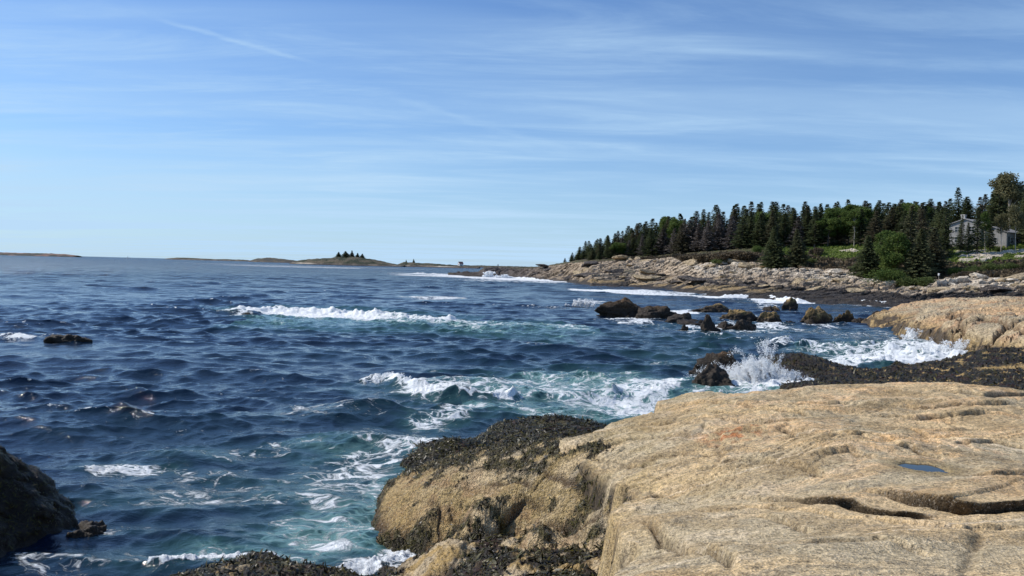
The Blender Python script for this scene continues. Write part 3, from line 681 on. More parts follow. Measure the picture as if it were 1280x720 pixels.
# --- black weedy rocks behind the boulder
def weed_blob_colour(x, y, z, s, weed, ext):
    n1 = sst(fbm(x * 2.0, y * 2.0, 0, 4, 421, .6), -.1, .5)
    c = lerp(DARK, np.array([.055, .045, .016]), n1)
    c = lerp(c, np.broadcast_to(np.array([.07, .022, .014]), c.shape), .4 * sst(fbm(x * 1.2, y * 1.2, 3, 3, 422), .15, .5))
    return c
def blob_detail(amp):
    def f(x, y, z, s):
        dz = amp * fbm(x * 1.0, y * 1.0, 0, 4, 431) + amp * .6 * np.abs(fbm(x * 4.5, y * 4.5, 0, 4, 432, .65)) + .02 * perlin(x * 18, y * 18, 0, 433)
        w = np.ones_like(x) * sst(fbm(x * 1.6, y * 1.6, 8, 4, 434), -.75, -.45)
        return dz, w, None
    return f
WB = ctrl([(525, 562, .2), (560, 548, .45), (590, 547, .25), (640, 532, .5), (690, 520, .7), (740, 528, .5), (600, 560, .25), (680, 545, .6), (530, 580, .1), (740, 545, .7), (520, 600, .05)])
WBP = [tuple(W(u, v, z=z)[:2]) for u, v, z in [(520, 563, 0), (545, 545, .3), (590, 540, .35), (630, 522, .5), (690, 512, .75), (720, 514, .6), (755, 524, .4), (780, 545, .5), (700, 570, .5), (560, 590, .0), (505, 612, 0), (500, 590, 0)]]
wb, wV, wW, wQ = heightfield('sea_rock', TPS(WB, 1e-3), WBP, (-10, 11, 500, 11, 22, .0028), M_ROCK, blob_detail(.05), weed_blob_colour, margin=1.0, edge=.12, slope=1.2, eno=.3,
    label='low black rock draped in wet seaweed just behind the golden boulder', cat='rock')
fronds('seaweed', wV, wW, wQ, wb, 24000, .10, 7)

# --- weedy shelf along the bottom edge
SH = ctrl([(250, 712, .18), (300, 700, .33), (340, 706, .30), (400, 716, .20), (440, 720, .12), (560, 690, .45), (600, 684, .62), (660, 684, .70), (700, 688, .78), (780, 680, .95), (600, 715, .75),
           (700, 718, .95), (480, 730, .12), (300, 740, .45), (540, 720, .40), (740, 715, 1.0), (450, 760, .35), (600, 760, .9)])
SHP = [tuple(W(u, v, z=z)[:2]) for u, v, z in [(228, 722, .05), (248, 700, .1), (275, 689, .2), (310, 690, .2), (350, 700, .15), (400, 711, .08), (450, 717, .03), (500, 712, .05), (535, 700, .15), (545, 680, .3),
      (570, 664, .35), (640, 664, .6), (700, 670, .75), (800, 676, 1.), (860, 700, 1.2), (860, 800, 1.4)]] + [(-1.0, 4.5), (-4.5, 7.0), (-5.5, 9.0)]
def sh_detail(x, y, z, s):
    dz, w, _ = blob_detail(.08)(x, y, z, s)
    w = np.maximum(sst(fbm(x * 1.8, y * 1.8, 8, 5, 444, .6), -.40, -.15), sst(x, -1.2, -2.0) * sst(fbm(x * 1.8, y * 1.8, 8, 5, 444, .6), -.75, -.5))
    gp = sst(np.hypot((x - GP[0]) / .35, (y - GP[1]) / .8), 1.3, .6); w = w * (1 - gp)
    return dz + gp * .12, w, gp
GP = W(550, 702, z=.4)
def sh_colour(x, y, z, s, weed, ext):
    rock = lerp(GOLD * 1.1, TAN, sst(fbm(x * 2, y * 2, 0, 3, 445), -.3, .3))
    wc = weed_blob_colour(x, y, z, s, weed, ext)
    return rock * (1 - weed)[..., None] + wc * weed[..., None]
sh, hV, hW, hQ = heightfield('sea_rock', TPS(SH, 1e-3), SHP, (-35, 14, 800, 5.5, 14.5, .0030), M_ROCK, sh_detail, sh_colour, margin=.9, edge=.1, slope=1.4, eno=.18,
    label='brown rockweed covered shelf with golden patches along the bottom edge below the boulder', cat='rock')
fronds('seaweed', hV, hW, hQ, sh, 40000, .085, 8)

# --- dark weedy shelf behind the slab
DS = ctrl([(972, 452, .75), (990, 448, .9), (1020, 449, .92), (1050, 463, .5), (1080, 470, .4), (1110, 465, .35), (1150, 461, .4), (1200, 456, .5), (1225, 449, .7), (1290, 442, 1.0),
           (1000, 478, .5), (1100, 478, .5), (1200, 475, .6), (1280, 470, .8), (1400, 470, 1.0), (975, 478, .2)])
DSP = [tuple(W(u, v, z=z)[:2]) for u, v, z in [(962, 455, .5), (972, 447, .75), (1000, 445, .85), (1030, 447, .8), (1050, 460, .35), (1072, 467, .2), (1110, 462, .2), (1150, 458, .25), (1200, 454, .35), (1215, 447, .5), (1290, 437, 1.),
       (1500, 432, 1.2), (1500, 540, 1.0)]] + [(17, 19.5), (11, 19.5), (8.6, 22)] + [tuple(W(970, 480, z=0)[:2])]
def ds_detail(x, y, z, s):
    dz = .10 * fbm(x * .5, y * .5, 0, 4, 531) + .10 * np.abs(fbm(x * 2.4, y * 2.4, 0, 4, 532, .65)) + .02 * perlin(x * 11, y * 11, 0, 533)
    bare = sst(fbm(x * 1.3, y * 1.3, 8, 5, 534, .65), .50, .62) * sst(x, 12, 16) + sst(np.hypot((x - BR[0]) / 1.5, (y - BR[1]) / .9), 1.2, .7)
    return dz, 1 - np.clip(bare, 0, 1), None
BR = W(1262, 453, z=.9)
def ds_colour(x, y, z, s, weed, ext):
    return lerp(np.broadcast_to(GOLD * 1.1, x.shape + (3,)), weed_blob_colour(x, y, z, s, weed, ext) * .75, weed)
ds, dV, dW, dQ = heightfield('sea_rock', TPS(DS, 1e-3), DSP, (16, 42, 800, 18, 52, .0030), M_ROCKMID, ds_detail, ds_colour, margin=1.6, edge=.15, slope=.9, eno=.5,
    label='long flat black seaweed shelf lying between the foreground ledge and the white surf', cat='rock')
fronds('seaweed', dV, dW, dQ, ds, 30000, .15, 9)

# --- tan ledge in the middle distance, right
ML = ctrl([(1100, 397, .8), (1130, 386, 1.5), (1150, 381, 1.9), (1200, 375, 2.3), (1290, 375, 2.5), (1450, 378, 2.6), (1140, 402, 1.25), (1180, 412, 1.4), (1220, 398, 2.0), (1260, 420, 1.5), (1280, 400, 2.1),
           (1200, 432, .7), (1150, 420, .5), (1098, 404, .35), (1400, 430, 1.6), (1230, 440, .6), (1290, 441, .9)])
MLP = [tuple(W(u, v, z=z)[:2]) for u, v, z in [(1080, 406, 0), (1095, 396, .6), (1125, 385, 1.3), (1150, 379, 1.8), (1200, 372.5, 2.2), (1290, 372.5, 2.4), (1500, 376, 2.5), (1500, 450, 1), (1290, 447, .6), (1235, 444, .3), (1208, 442, .1),
       (1175, 432, 0), (1150, 426, 0), (1120, 414, 0)]]
MCR = [(surf_line([(1150, 395), (1200, 400), (1290, 396)], TPS(ML, 1e-3), 2.0), .25, .2, .2, 4), (surf_line([(1190, 418), (1230, 410), (1290, 412)], TPS(ML, 1e-3), 1.5), .3, .3, .2, 3),
       (surf_line([(1180, 428), (1200, 415), (1218, 420), (1290, 418)], TPS(ML, 1e-3), 1.3), .3, .35, .2, 2.5)]
def ml_detail(x, y, z, s):
    dz = .20 * fbm(x * .15, y * .12, 0, 4, 631) + .05 * fbm(x * .9, y * .9, 0, 4, 632, .6)
    t = fbm(x * .10, y * .16, 0, 5, 633) * 5; fr = t - np.floor(t); dz += .22 * (sst(fr, 0, .12) - fr)
    f1, e, idr, _, _ = worley(x * .12, y * .25, 3); dz += .10 * idr - .15 * sst(e, .06, 0)
    crack = np.zeros_like(x)
    for P, st, gd, gw, rc in MCR:
        d, al = line_sd(x, y, P); d = d + .5 * fbm(x * .5, y * .5, 0, 4, 641)
        e_ = np.where((al > 0) & (al < 1), sst(al, 0, .1), 0); dz += e_ * st * np.where(d > 0, np.exp(-d / rc), 0); g = np.exp(-(np.abs(d) / gw) ** 2) * e_; dz -= gd * g; crack = np.maximum(crack, g)
    weed = sst(z + .35 * fbm(x * .5, y * .5, 0, 4, 634, .6), 1.05, .55) * sst(fbm(x * .9, y * .9, 5, 4, 635, .6), -.7, -.1)
    return dz, weed, crack
def ml_colour(x, y, z, s, weed, crack):
    n1 = sst(fbm(x * .12, y * .15, 0, 4, 651), -.3, .3)
    c = lerp(TAN * 1.05, ORANGE * 1.1, n1)
    c = lerp(c, np.broadcast_to(GREY, c.shape), .5 * sst(fbm(x * .3, y * .3, 3, 4, 652), .0, .5))
    c = lerp(c, np.broadcast_to(np.array([.38, .19, .10]), c.shape), .5 * sst(fbm(x * .4, y * .6, 6, 4, 653), .15, .5))
    c = lerp(c, np.broadcast_to(GOLD, c.shape), sst(z, 1.6, .8) * .8)
    c = lerp(c, np.broadcast_to(BROWN, c.shape), crack * .8)
    return lerp(c, np.broadcast_to(DARK * 1.6, c.shape), weed * .9)
ML[:, 2] *= .93
ml, mV, mW, mQ = heightfield('rock_shelf', TPS(ML, 1e-3), MLP, (20, 42, 750, 38, 105, .0026), M_ROCKMID, ml_detail, ml_colour, margin=3, edge=.3, slope=1.1, eno=.4,
    kind='structure', label='smooth orange tan granite ledge beyond the surf on the right')
# ------------------------------------------------------------------ the headland: a terrain loft along surveyed profiles
def Hz(u): return 317.5 + .0256 * u
COLS = [  # u, then (v, depth) of waterline, weed top, rock middle, vegetation edge, forest edge
    (560, [(344, 372), (343, 376), (342.5, 380), (342, 384), (342.5, 395)]),
    (598, [(346, 358), (343.5, 362), (341, 366), (340, 371), (341, 390)]),
    (606, [(346, 356), (342, 358), (336, 361), (334.2, 366), (335, 390)]),
    (636, [(347, 352), (343, 355), (337, 359), (334.2, 366), (335, 390)]),
    (648, [(347.5, 335), (345, 340), (340, 350), (337, 362), (336, 385)]),
    (680, [(350, 300), (347, 310), (340, 335), (334, 350), (333, 372)]),
    (705, [(352, 278), (349, 284), (340, 305), (330.5, 330), (328, 345)]),
    (740, [(357.5, 219), (350, 232), (341, 252), (327.5, 285), (325.5, 297)]),
    (785, [(359, 213), (352, 226), (342, 245), (325.5, 276), (321, 292)]),
    (830, [(362, 197), (355, 212), (344, 235), (323.5, 265), (318, 285)]),
    (880, [(369, 156), (358, 177), (347, 202), (325, 236), (313, 268)]),
    (930, [(373, 146), (359, 166), (349, 192), (328, 222), (311, 256)]),
    (1000, [(378.5, 131), (364, 150), (351, 174), (334, 203), (308, 246)]),
    (1060, [(381, 127), (367, 143), (355, 163), (342, 186), (307, 238)]),
    (1140, [(385, 119), (373, 132), (362, 150), (351.5, 165), (309, 218)]),
    (1200, [(386, 119), (372, 127), (360, 142), (350, 156), (309, 190)]),
    (1300, [(388, 118), (371, 124), (357, 136), (347, 149), (305, 184)]),
    (1500, [(390, 122), (373, 128), (358, 138), (346, 150), (303, 186)]),
]
CREST = {560: 0.3, 598: .8, 606: 2, 636: 2.6, 648: 3.0, 680: 5, 705: 7, 740: 8.5, 785: 10.5, 830: 12.5, 880: 14.5, 930: 16, 1000: 17.5, 1060: 17.5, 1140: 17.5, 1200: 17.5, 1300: 18.5, 1500: 20}
def build_cols():
    us = []; K = []
    for u, pr in COLS:
        us.append(u); pts = []
        w0 = W(u, pr[0][0], z=0); D0 = w0[1]; pr = [(pr[0][0], D0)] + [(v, max(d, D0 + 2 * (i + 1))) for i, (v, d) in enumerate(pr[1:])]
        a = W(u, pr[0][0], D=D0 - 7); pts.append((a[0], a[1], -2.2))
        for v, d in pr: pts.append(tuple(W(u, v, D=d)))
        pts[1] = (pts[1][0], pts[1][1], 0.0)
        D5 = pr[-1][1]
        for dd, zz in ((55, CREST[u] + (2.5 if u > 720 else 0)), (170, CREST[u] + (2 if u > 720 else -1)), (420, -3)):
            q = W(u, 340, D=D5 + dd); pts.append((q[0], q[1], zz))
        K.append(pts)
    return np.array(us, float), np.array(K)
CU, CK = build_cols()
SK = np.array([0, .06, .16, .34, .52, .70, .82, .92, 1.0])
def head_pt(u, s):
    """terrain point of the loft without its rock relief"""
    u = np.asarray(u, float); s = np.asarray(s, float)
    i = np.clip(np.searchsorted(CU, u) - 1, 0, len(CU) - 2); t = (u - CU[i]) / (CU[i + 1] - CU[i])
    j = np.clip(np.searchsorted(SK, s, side='right') - 1, 0, len(SK) - 2); w = (s - SK[j]) / (SK[j + 1] - SK[j])
    P = (CK[i, j] * (1 - w)[..., None] + CK[i, j + 1] * w[..., None]) * (1 - t)[..., None] + (CK[i + 1, j] * (1 - w)[..., None] + CK[i + 1, j + 1] * w[..., None]) * t[..., None]
    return P
def head_relief(P, s, u):
    x, y = P[..., 0], P[..., 1]
    rock = sst(s, .05, .12) * sst(s, .56, .48)
    # jointed granite: blocks with flat tops and open joints
    wx = x + 1.5 * fbm(x * .15, y * .15, 0, 3, 701); wy = y + 1.5 * fbm(x * .15, y * .15, 5, 3, 702)
    c, sn = .9, .43; X = wx * c + wy * sn; Y = -wx * sn + wy * c
    f1, e1, i1, vx1, vy1 = worley(X / 15, Y / 5.5, 1); f2, e2, i2, vx2, vy2 = worley(X / 5.5, Y / 2.2, 2); f3, e3, i3, _, _ = worley(X / 1.7, Y / 1.2, 3)
    dz = (i1 - .5) * 1.3 + (i2 - .5) * .75 + (i3 - .5) * .35 - .9 * sst(e1, .09, 0) - .5 * sst(e2, .12, 0) + (vx1 * (i1 - .5) * 1.2 + vy2 * .4) + .25 * fbm(x * .6, y * .6, 0, 3, 703)
    amp = rock * (.22 + .55 * sst(s, .13, .22)) * sst(P[..., 2], -1, .8)
    cliff = sst(u, 600, 606) * sst(u, 650, 640)
    dzv = .5 * fbm(x * .05, y * .05, 0, 4, 704) * sst(s, .5, .6) + .12 * fbm(x * .6, y * .6, 0, 3, 705) * sst(s, .5, .6)
    low = .18 * fbm(x * .5, y * .5, 0, 4, 706) * sst(s, .03, .08)
    far = 1 + .5 * sst(y, 220, 330)
    return dz * amp * (1 - .5 * cliff) * far + dzv + low, (i1, i2, i3, e1, e2)
def build_headland():
    us = np.concatenate([np.linspace(560, 700, 130)[:-1], np.linspace(700, 1320, 900)[:-1], np.linspace(1320, 1500, 60)])
    ss_ = np.concatenate([np.linspace(0, .56, 420)[:-1], np.linspace(.56, .72, 70)[:-1], np.linspace(.72, 1, 25)])
    U, S = np.meshgrid(us, ss_); P = head_pt(U, S)
    x, y = P[..., 0], P[..., 1]; z0 = P[..., 2].copy()
    dz, (i1, i2, i3, e1, e2) = head_relief(P, S, U)
    P[..., 2] += dz; z = P[..., 2]
    # outcrops of pale ledge in the grass below the cabin and in the clearing
    oc = ((U > 1195) & (U < 1300) & (S > .60) & (S < .69)); outc = sst(fbm(x * .12, y * .25, 0, 4, 711), -.05, .15) * sst(np.abs(S - .645), .04, .02) * sst(U, 1190, 1205)
    outc = np.maximum(outc, sst(np.hypot((U - 1062) / 14, (S - .66) / .012), 1.2, .6))
    P[..., 2] += outc * (.3 * i2 + .3 * i3)
    n1 = sst(fbm(x * .05, y * .08, 0, 4, 721), -.3, .3); n2 = sst(fbm(x * .3, y * .4, 2, 4, 722), -.2, .4)
    pal = PALE * 1.05
    rk = lerp(np.array([.36, .285, .20]), np.array([.50, .40, .29]), i2)
    rk = lerp(rk, np.broadcast_to(ORANGE * .85, rk.shape), .4 * n1 * i3)
    rk = lerp(rk, np.broadcast_to(np.array([.10, .085, .075]), rk.shape), .75 * sst(i2, .62, .75) * sst(i1, .3, .5) * sst(S, .42, .2))
    pb = sst(S + .035 * fbm(x * .1, y * .1, 0, 3, 723), .36, .40) * sst(S + .03 * fbm(x * .12, y * .12, 3, 3, 724), .52, .49) * sst(U, 820, 900)
    pb = np.maximum(pb, sst(U, 1120, 1180) * sst(S, .35, .40) * sst(S, .54, .50))
    rk = lerp(rk, np.broadcast_to(pal, rk.shape), np.clip(pb * (.35 + .8 * n2), 0, 1))
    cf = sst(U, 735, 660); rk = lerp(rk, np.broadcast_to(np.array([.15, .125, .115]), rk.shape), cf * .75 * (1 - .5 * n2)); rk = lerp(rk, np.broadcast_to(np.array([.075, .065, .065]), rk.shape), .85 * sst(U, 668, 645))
    gold = .8 * sst(S, .10, .13) * sst(S, .19, .15) * sst(U, 720, 740) * sst(fbm(x * .06, y * .12, 0, 4, 725), -.05, .15) * sst(U, 1000, 930)
    wz = .16 + .05 * sst(U, 850, 920) + .05 * sst(U, 1000, 1100)
    weed = sst(S + .025 * fbm(x * .15, y * .3, 0, 5, 726) + .03 * (i2 - .5), wz + .02, wz - .015)
    lo = lerp(np.array([.026, .021, .017]), np.array([.050, .038, .028]), n2)
    c = lerp(rk, lo, weed * (1 - .9 * gold)); c = lerp(c, np.broadcast_to(GOLD * 1.1, c.shape), gold * .85)
    joint = np.maximum(sst(e1, .06, 0), .7 * sst(e2, .08, 0)) * sst(S, .55, .5)
    c = lerp(c, np.broadcast_to(np.array([.07, .055, .045]), c.shape), joint * .7)
    # vegetation: heath, grass, forest floor
    ved = .53 + .02 * fbm(x * .12, y * .12, 0, 4, 731) ; veg = sst(S, ved - .008, ved + .012)
    g = lerp(np.array([.11, .145, .032]), np.array([.16, .19, .05]), n2)
    heath = lerp(np.array([.085, .062, .038]), np.array([.050, .050, .022]), sst(fbm(x * .3, y * .3, 0, 4, 732), -.2, .3))
    gm = sst(S + .02 * fbm(x * .1, y * .1, 2, 3, 733) + .04 * sst(U, 985, 1010) * sst(U, 1095, 1070), .575, .60) * (.12 + .88 * sst(U, 945, 990)); g = lerp(heath, g, gm)
    ff = sst(S, .69, .72); g = lerp(g, np.broadcast_to(np.array([.045, .036, .022]), g.shape), ff)
    c = lerp(c, g, veg); c = lerp(c, np.broadcast_to(PALE * 1.05, c.shape) * (.8 + .3 * i3)[..., None], outc)
    V = P.reshape(-1, 3); Q = grid_faces(*U.shape)
    me = mk_mesh('headland', V, Q, M_ROCKFAR, False, {'weed': (weed * .5).ravel()}, {'Col': c.reshape(-1, 3)})
    obj('headland', me, kind='structure', label='rocky headland rising from a dark tide zone through tan granite to grass')
build_headland()
def ground(u, s):
    U = np.array([float(u)]); S = np.array([float(s)]); P = head_pt(U, S); dz, _ = head_relief(P, S, U); P[0, 2] += dz[0]; return P[0]
def s_at_depth(u, D):
    S = np.linspace(.02, .95, 400); P = head_pt(np.full(400, float(u)), S); return float(S[np.argmin(np.abs(P[:, 1] - D))])

# ------------------------------------------------------------------ low scrub and grass as ground cover
def leaf_mat(name, c0, c1, c2=None, trans=.25):
    m, n, b = principled(name)
    P = n.new('ShaderNodeNewGeometry').outputs['Position']; oi = n.new('ShaderNodeObjectInfo').outputs['Random']
    t = n.math('ADD', n.ss(n.noise(P, 0.55, 3, .6), .3, .7, -.15, .75), n.math('MULTIPLY', oi, .4), clamp=True)
    c = n.mix(t, c0, c1)
    if c2: c = n.mix(n.ss(oi, .62, .95), c, c2)
    n.put(b.inputs['Base Color'], c); b.inputs['Roughness'].default_value = .7; b.inputs['Specular IOR Level'].default_value = .15
    tr = n.new('ShaderNodeBsdfTranslucent'); n.put(tr.inputs[0], c)
    ms = n.new('ShaderNodeMixShader'); ms.inputs[0].default_value = trans
    n.l.new(b.outputs[0], ms.inputs[1]); n.l.new(tr.outputs[0], ms.inputs[2]); n.l.new(ms.outputs[0], n.n['Material Output'].inputs[0])
    return m
M_SPRUCE = leaf_mat('spruce_needles', (.066, .088, .042), (.15, .165, .075), (.125, .110, .070), .35)
M_DEAD = leaf_mat('bare_twigs', (.12, .10, .086), (.23, .20, .18), None, .1)
M_LEAF = leaf_mat('spring_leaves', (.070, .115, .028), (.14, .185, .048), None, .35)
M_LEAFY = leaf_mat('budding_leaves', (.14, .135, .065), (.24, .225, .12), None, .3)
M_BUSH = leaf_mat('bush_leaves', (.075, .105, .034), (.14, .17, .055), None, .3)
M_HEATH = leaf_mat('heath_twigs', (.10, .075, .050), (.17, .135, .085), None, .15)
M_GRASS = leaf_mat('grass_blades', (.12, .17, .035), (.20, .25, .06), None, .3)
def plain(name, c, rough=.8, var=.3, sc=3.0):
    m, n, b = principled(name); P = n.new('ShaderNodeNewGeometry').outputs['Position']
    n.put(b.inputs['Base Color'], n.mix(1.0, (*c, 1), n.ss(n.noise(P, sc, 5, .65), .3, .7, 1 - var, 1 + var), 'MULTIPLY')); b.inputs['Roughness'].default_value = rough
    return m
M_BARK = plain('bark', (.13, .105, .085)); M_BIRCH = plain('birch_bark', (.42, .38, .32))

def quads_at(c, d, t, L, Wd_):
    """one bent leaf card per point: centre c, direction d, side t"""
    a = c - t * Wd_ * .5; b = c + t * Wd_ * .5; e = c + d * L + t * Wd_ * .35; f = c + d * L - t * Wd_ * .35
    V = np.stack([a, b, e, f], 1).reshape(-1, 3); Q = np.arange(len(c) * 4).reshape(-1, 4); return V, Q
def unit(v): return v / (np.linalg.norm(v, axis=-1, keepdims=True) + 1e-9)
def tube_pts(pts, radii, ns=7):
    V = []; Q = []
    for i, (p, r) in enumerate(zip(pts, radii)):
        p = np.array(p, float); d = np.array(pts[min(i + 1, len(pts) - 1)], float) - np.array(pts[max(i - 1, 0)], float); d /= np.linalg.norm(d) + 1e-9
        a = np.cross(d, [0.3, 1, .1]); a /= np.linalg.norm(a); b = np.cross(d, a)
        for k in range(ns):
            t = 2 * math.pi * k / ns; V.append(p + r * (a * math.cos(t) + b * math.sin(t)))
        if i:
            for k in range(ns): Q.append(((i - 1) * ns + k, (i - 1) * ns + (k + 1) % ns, i * ns + (k + 1) % ns, i * ns + k))
    return V, Q
def join(parts):
    V = []; Q = []; o = 0
    for v, q in parts:
        V.append(np.asarray(v, float)); Q.append(np.asarray(q) + o); o += len(v)
    return np.concatenate(V), np.concatenate(Q)
def spruce_meshes(seed, R=2.3, Ht=13.0, bare=.08, n_lv=34, gap=.12, mat=None, dens=1.0):
    rg = np.random.default_rng(seed); C = []; Dn = []; T = []; L = []; Wd2 = []
    lean = rg.normal(size=2) * .25; limbs = []
    for i in range(n_lv):
        t = i / (n_lv - 1); zc = Ht * (bare + (1 - bare) * t)
        rad = R * ((1 - t) ** .92) * (.55 + .45 * min(1, t / .12)) * rg.uniform(.72, 1.18) + .10
        nb = max(3, int((9 if t < .7 else 6) * dens)); off = rg.uniform(0, 6.28)
        for k in range(nb):
            if rg.random() < gap: continue
            a = off + 6.283 * k / nb + rg.normal() * .2; rr = rad * rg.uniform(.65, 1.15)
            ns = max(3, int(rr / .28))
            for j in range(ns):
                f = (j + rg.uniform(.2, .9)) / ns; droop = -.22 * rr * f + .10 * rr * f * f
                p = np.array([math.cos(a) * rr * f + lean[0] * t, math.sin(a) * rr * f + lean[1] * t, zc + droop + rg.normal() * .06])
                for w in (-1, 0, 1):
                    da = a + w * rg.uniform(.4, .9); d = np.array([math.cos(da), math.sin(da), rg.uniform(-.45, .15)])
                    C.append(p); Dn.append(d); L.append(rg.uniform(.32, .6) * (1.1 - .5 * t)); Wd2.append(rg.uniform(.12, .26)); T.append(rg.normal(size=3))
            if rr > .8 and t < .75: limbs.append(tube_pts([(lean[0] * t, lean[1] * t, zc), (math.cos(a) * rr * .7, math.sin(a) * rr * .7, zc - .12 * rr)], (.045, .015), 3))
    # leader
    for j in range(14):
        f = j / 14; p = np.array([lean[0], lean[1], Ht * (.96 + .055 * f)]); da = rg.uniform(0, 6.28)
        C.append(p); Dn.append(np.array([math.cos(da), math.sin(da), .7])); L.append(.28 * (1.1 - f)); Wd2.append(.12); T.append(rg.normal(size=3))
    C = np.array(C); Dn = unit(np.array(Dn)); T = unit(np.cross(Dn, np.array(T))); L = np.array(L)[:, None]; Wd2 = np.array(Wd2)[:, None]
    V, Q = quads_at(C, Dn, T, L, Wd2)
    crown = mk_mesh('crown', V, Q, mat or M_SPRUCE, False)
    tr = [tube_pts([(0, 0, -.8), (lean[0] * .3, lean[1] * .3, Ht * .35), (lean[0] * .7, lean[1] * .7, Ht * .7), (lean[0], lean[1], Ht * 1.0)], (.20, .15, .09, .02), 6)] + limbs
    V, Q = join(tr); trunk = mk_mesh('trunk', V, Q, M_BARK)
    return crown, trunk
def broad_meshes(seed, Ht=10., R=3.2, zb=.35, mat=None, bark=None, dens=1.0, card=.34, nlobe=16, trunk_r=.16):
    rg = np.random.default_rng(seed); parts = []; top = []
    lean = rg.normal(size=2) * .5
    sp = [(0, 0, -.6), (lean[0] * .3, lean[1] * .3, Ht * .25), (lean[0] * .7, lean[1] * .7, Ht * .5), (lean[0], lean[1], Ht * .85)]
    parts.append(tube_pts(sp, (trunk_r, trunk_r * .8, trunk_r * .5, .03), 6))
    C = []; Nn = []
    for i in range(nlobe):
        t = rg.uniform(0, 1); a = rg.uniform(0, 6.28); zc = Ht * (zb + (.93 - zb) * t)
        prof = math.sin(math.pi * min(1, .18 + .75 * t)) ** .7; rr = R * prof * rg.uniform(.25, .8)
        c = np.array([math.cos(a) * rr + lean[0] * t, math.sin(a) * rr + lean[1] * t, zc]); lr = R * rg.uniform(.28, .48)
        parts.append(tube_pts([(lean[0] * .5, lean[1] * .5, Ht * max(.2, zb * .7 + .3 * t)), tuple(c * .6 + np.array([0, 0, zc * .36])), tuple(c)], (trunk_r * .45, trunk_r * .25, .02), 4))
        m = int(330 * dens * (lr / 1.2) ** 2); d = unit(rg.normal(size=(m, 3))); q = c + d * lr * rg.uniform(.55, 1.08, (m, 1)) * np.array([1, 1, .75]); C.append(q); Nn.append(d)
    C = np.concatenate(C); Nn = np.concatenate(Nn); m = len(C)
    dn = unit(rg.normal(size=(m, 3)) + Nn * .5); T = unit(np.cross(dn, rg.normal(size=(m, 3))))
    V, Q = quads_at(C, dn, T, card * rg.uniform(.6, 1.3, (m, 1)), card * .6 * rg.uniform(.6, 1.2, (m, 1)))
    crown = mk_mesh('crown', V, Q, mat or M_LEAF, False)
    V, Q = join(parts); trunk = mk_mesh('trunk', V, Q, bark or M_BARK)
    return crown, trunk
def shrub_meshes(seed, Ht=2.5, R=2.2, mat=None, card=.22, dens=1.0):
    rg = np.random.default_rng(seed); C = []; parts = []
    for i in range(13):
        a = rg.uniform(0, 6.28); rr = R * rg.uniform(0, .75); lr = Ht * rg.uniform(.28, .45); zc = lr * .6 + (Ht - 1.5 * lr) * (1 - (rr / R) ** 2) * rg.uniform(.5, 1)
        c = np.array([math.cos(a) * rr, math.sin(a) * rr, zc]); m = int(260 * dens); d = unit(rg.normal(size=(m, 3)))
        C.append(c + d * lr * rg.uniform(.5, 1.1, (m, 1))); parts.append(tube_pts([(rg.normal() * .2, rg.normal() * .2, -.3), tuple(c * .6), tuple(c)], (.05, .03, .01), 3))
    C = np.concatenate(C); C = C[C[:, 2] > -.2]; m = len(C); dn = unit(rg.normal(size=(m, 3)) + [0, 0, .4]); T = unit(np.cross(dn, rg.normal(size=(m, 3))))
    V, Q = quads_at(C, dn, T, card * rg.uniform(.6, 1.4, (m, 1)), card * .5 * rg.uniform(.6, 1.3, (m, 1)))
    V2, Q2 = join(parts)
    return mk_mesh('foliage', V, Q, mat or M_BUSH, False), mk_mesh('stems', V2, Q2, M_BARK)
PROTO = {}
def plant(name, key, loc, scale, rz, label, cat, group=None, pn=('crown', 'trunk')):
    """a plant built of its two parts; the first of each kind is the source, later ones are copies sharing its meshes"""
    if key not in PROTO_OBJ:
        r = bpy.data.objects.new(name, None); COL.objects.link(r); r.empty_display_size = .5
        for nm, me in zip(pn, PROTO[key]): obj(nm, me, r)
        PROTO_OBJ[key] = r
    else:
        src = PROTO_OBJ[key]; r = src.copy(); COL.objects.link(r)
        for ch in list(src.children):
            c = ch.copy(); COL.objects.link(c); c.parent = r
        for k in ('group',):
            if k in r: del r[k]
    r.location = tuple(loc); r.scale = scale; r.rotation_euler = (0, 0, rz)
    tag(r, label, cat, group); return r
PROTO_OBJ = {}
for i in range(5): PROTO['spruce%d' % i] = spruce_meshes(100 + i, R=[2.9, 2.4, 3.2, 2.6, 2.1][i], bare=[.05, .12, .03, .08, .14][i], gap=[.1, .2, .08, .15, .25][i])
for i in range(2): PROTO['full%d' % i] = spruce_meshes(140 + i, R=3.4, Ht=10, bare=.01, gap=.03, n_lv=40, dens=1.35)
for i in range(2): PROTO['dead%d' % i] = spruce_meshes(120 + i, R=2.2, Ht=11, bare=.08, gap=.25, mat=M_DEAD, dens=.9)
PROTO['broad0'] = broad_meshes(131, 11, 3.4); PROTO['broad1'] = broad_meshes(132, 10, 3.0, .3)
PROTO['birch0'] = broad_meshes(133, 14, 2.6, .55, M_LEAF, M_BIRCH, .8); PROTO['birch1'] = broad_meshes(134, 14, 3.4, .5, M_LEAFY, M_BIRCH, .8)
PROTO['roundtree'] = broad_meshes(135, 13, 5.2, .3, M_LEAFY, M_BARK, 1.0, .4, 22)
PROTO['bush0'] = shrub_meshes(151, 2.6, 2.4); PROTO['bush1'] = shrub_meshes(152, 2.2, 2.6, M_BUSH); PROTO['bright'] = shrub_meshes(153, 3.2, 3.0, M_LEAF)
PROTO['heath'] = shrub_meshes(154, 1.6, 2.8, M_HEATH)

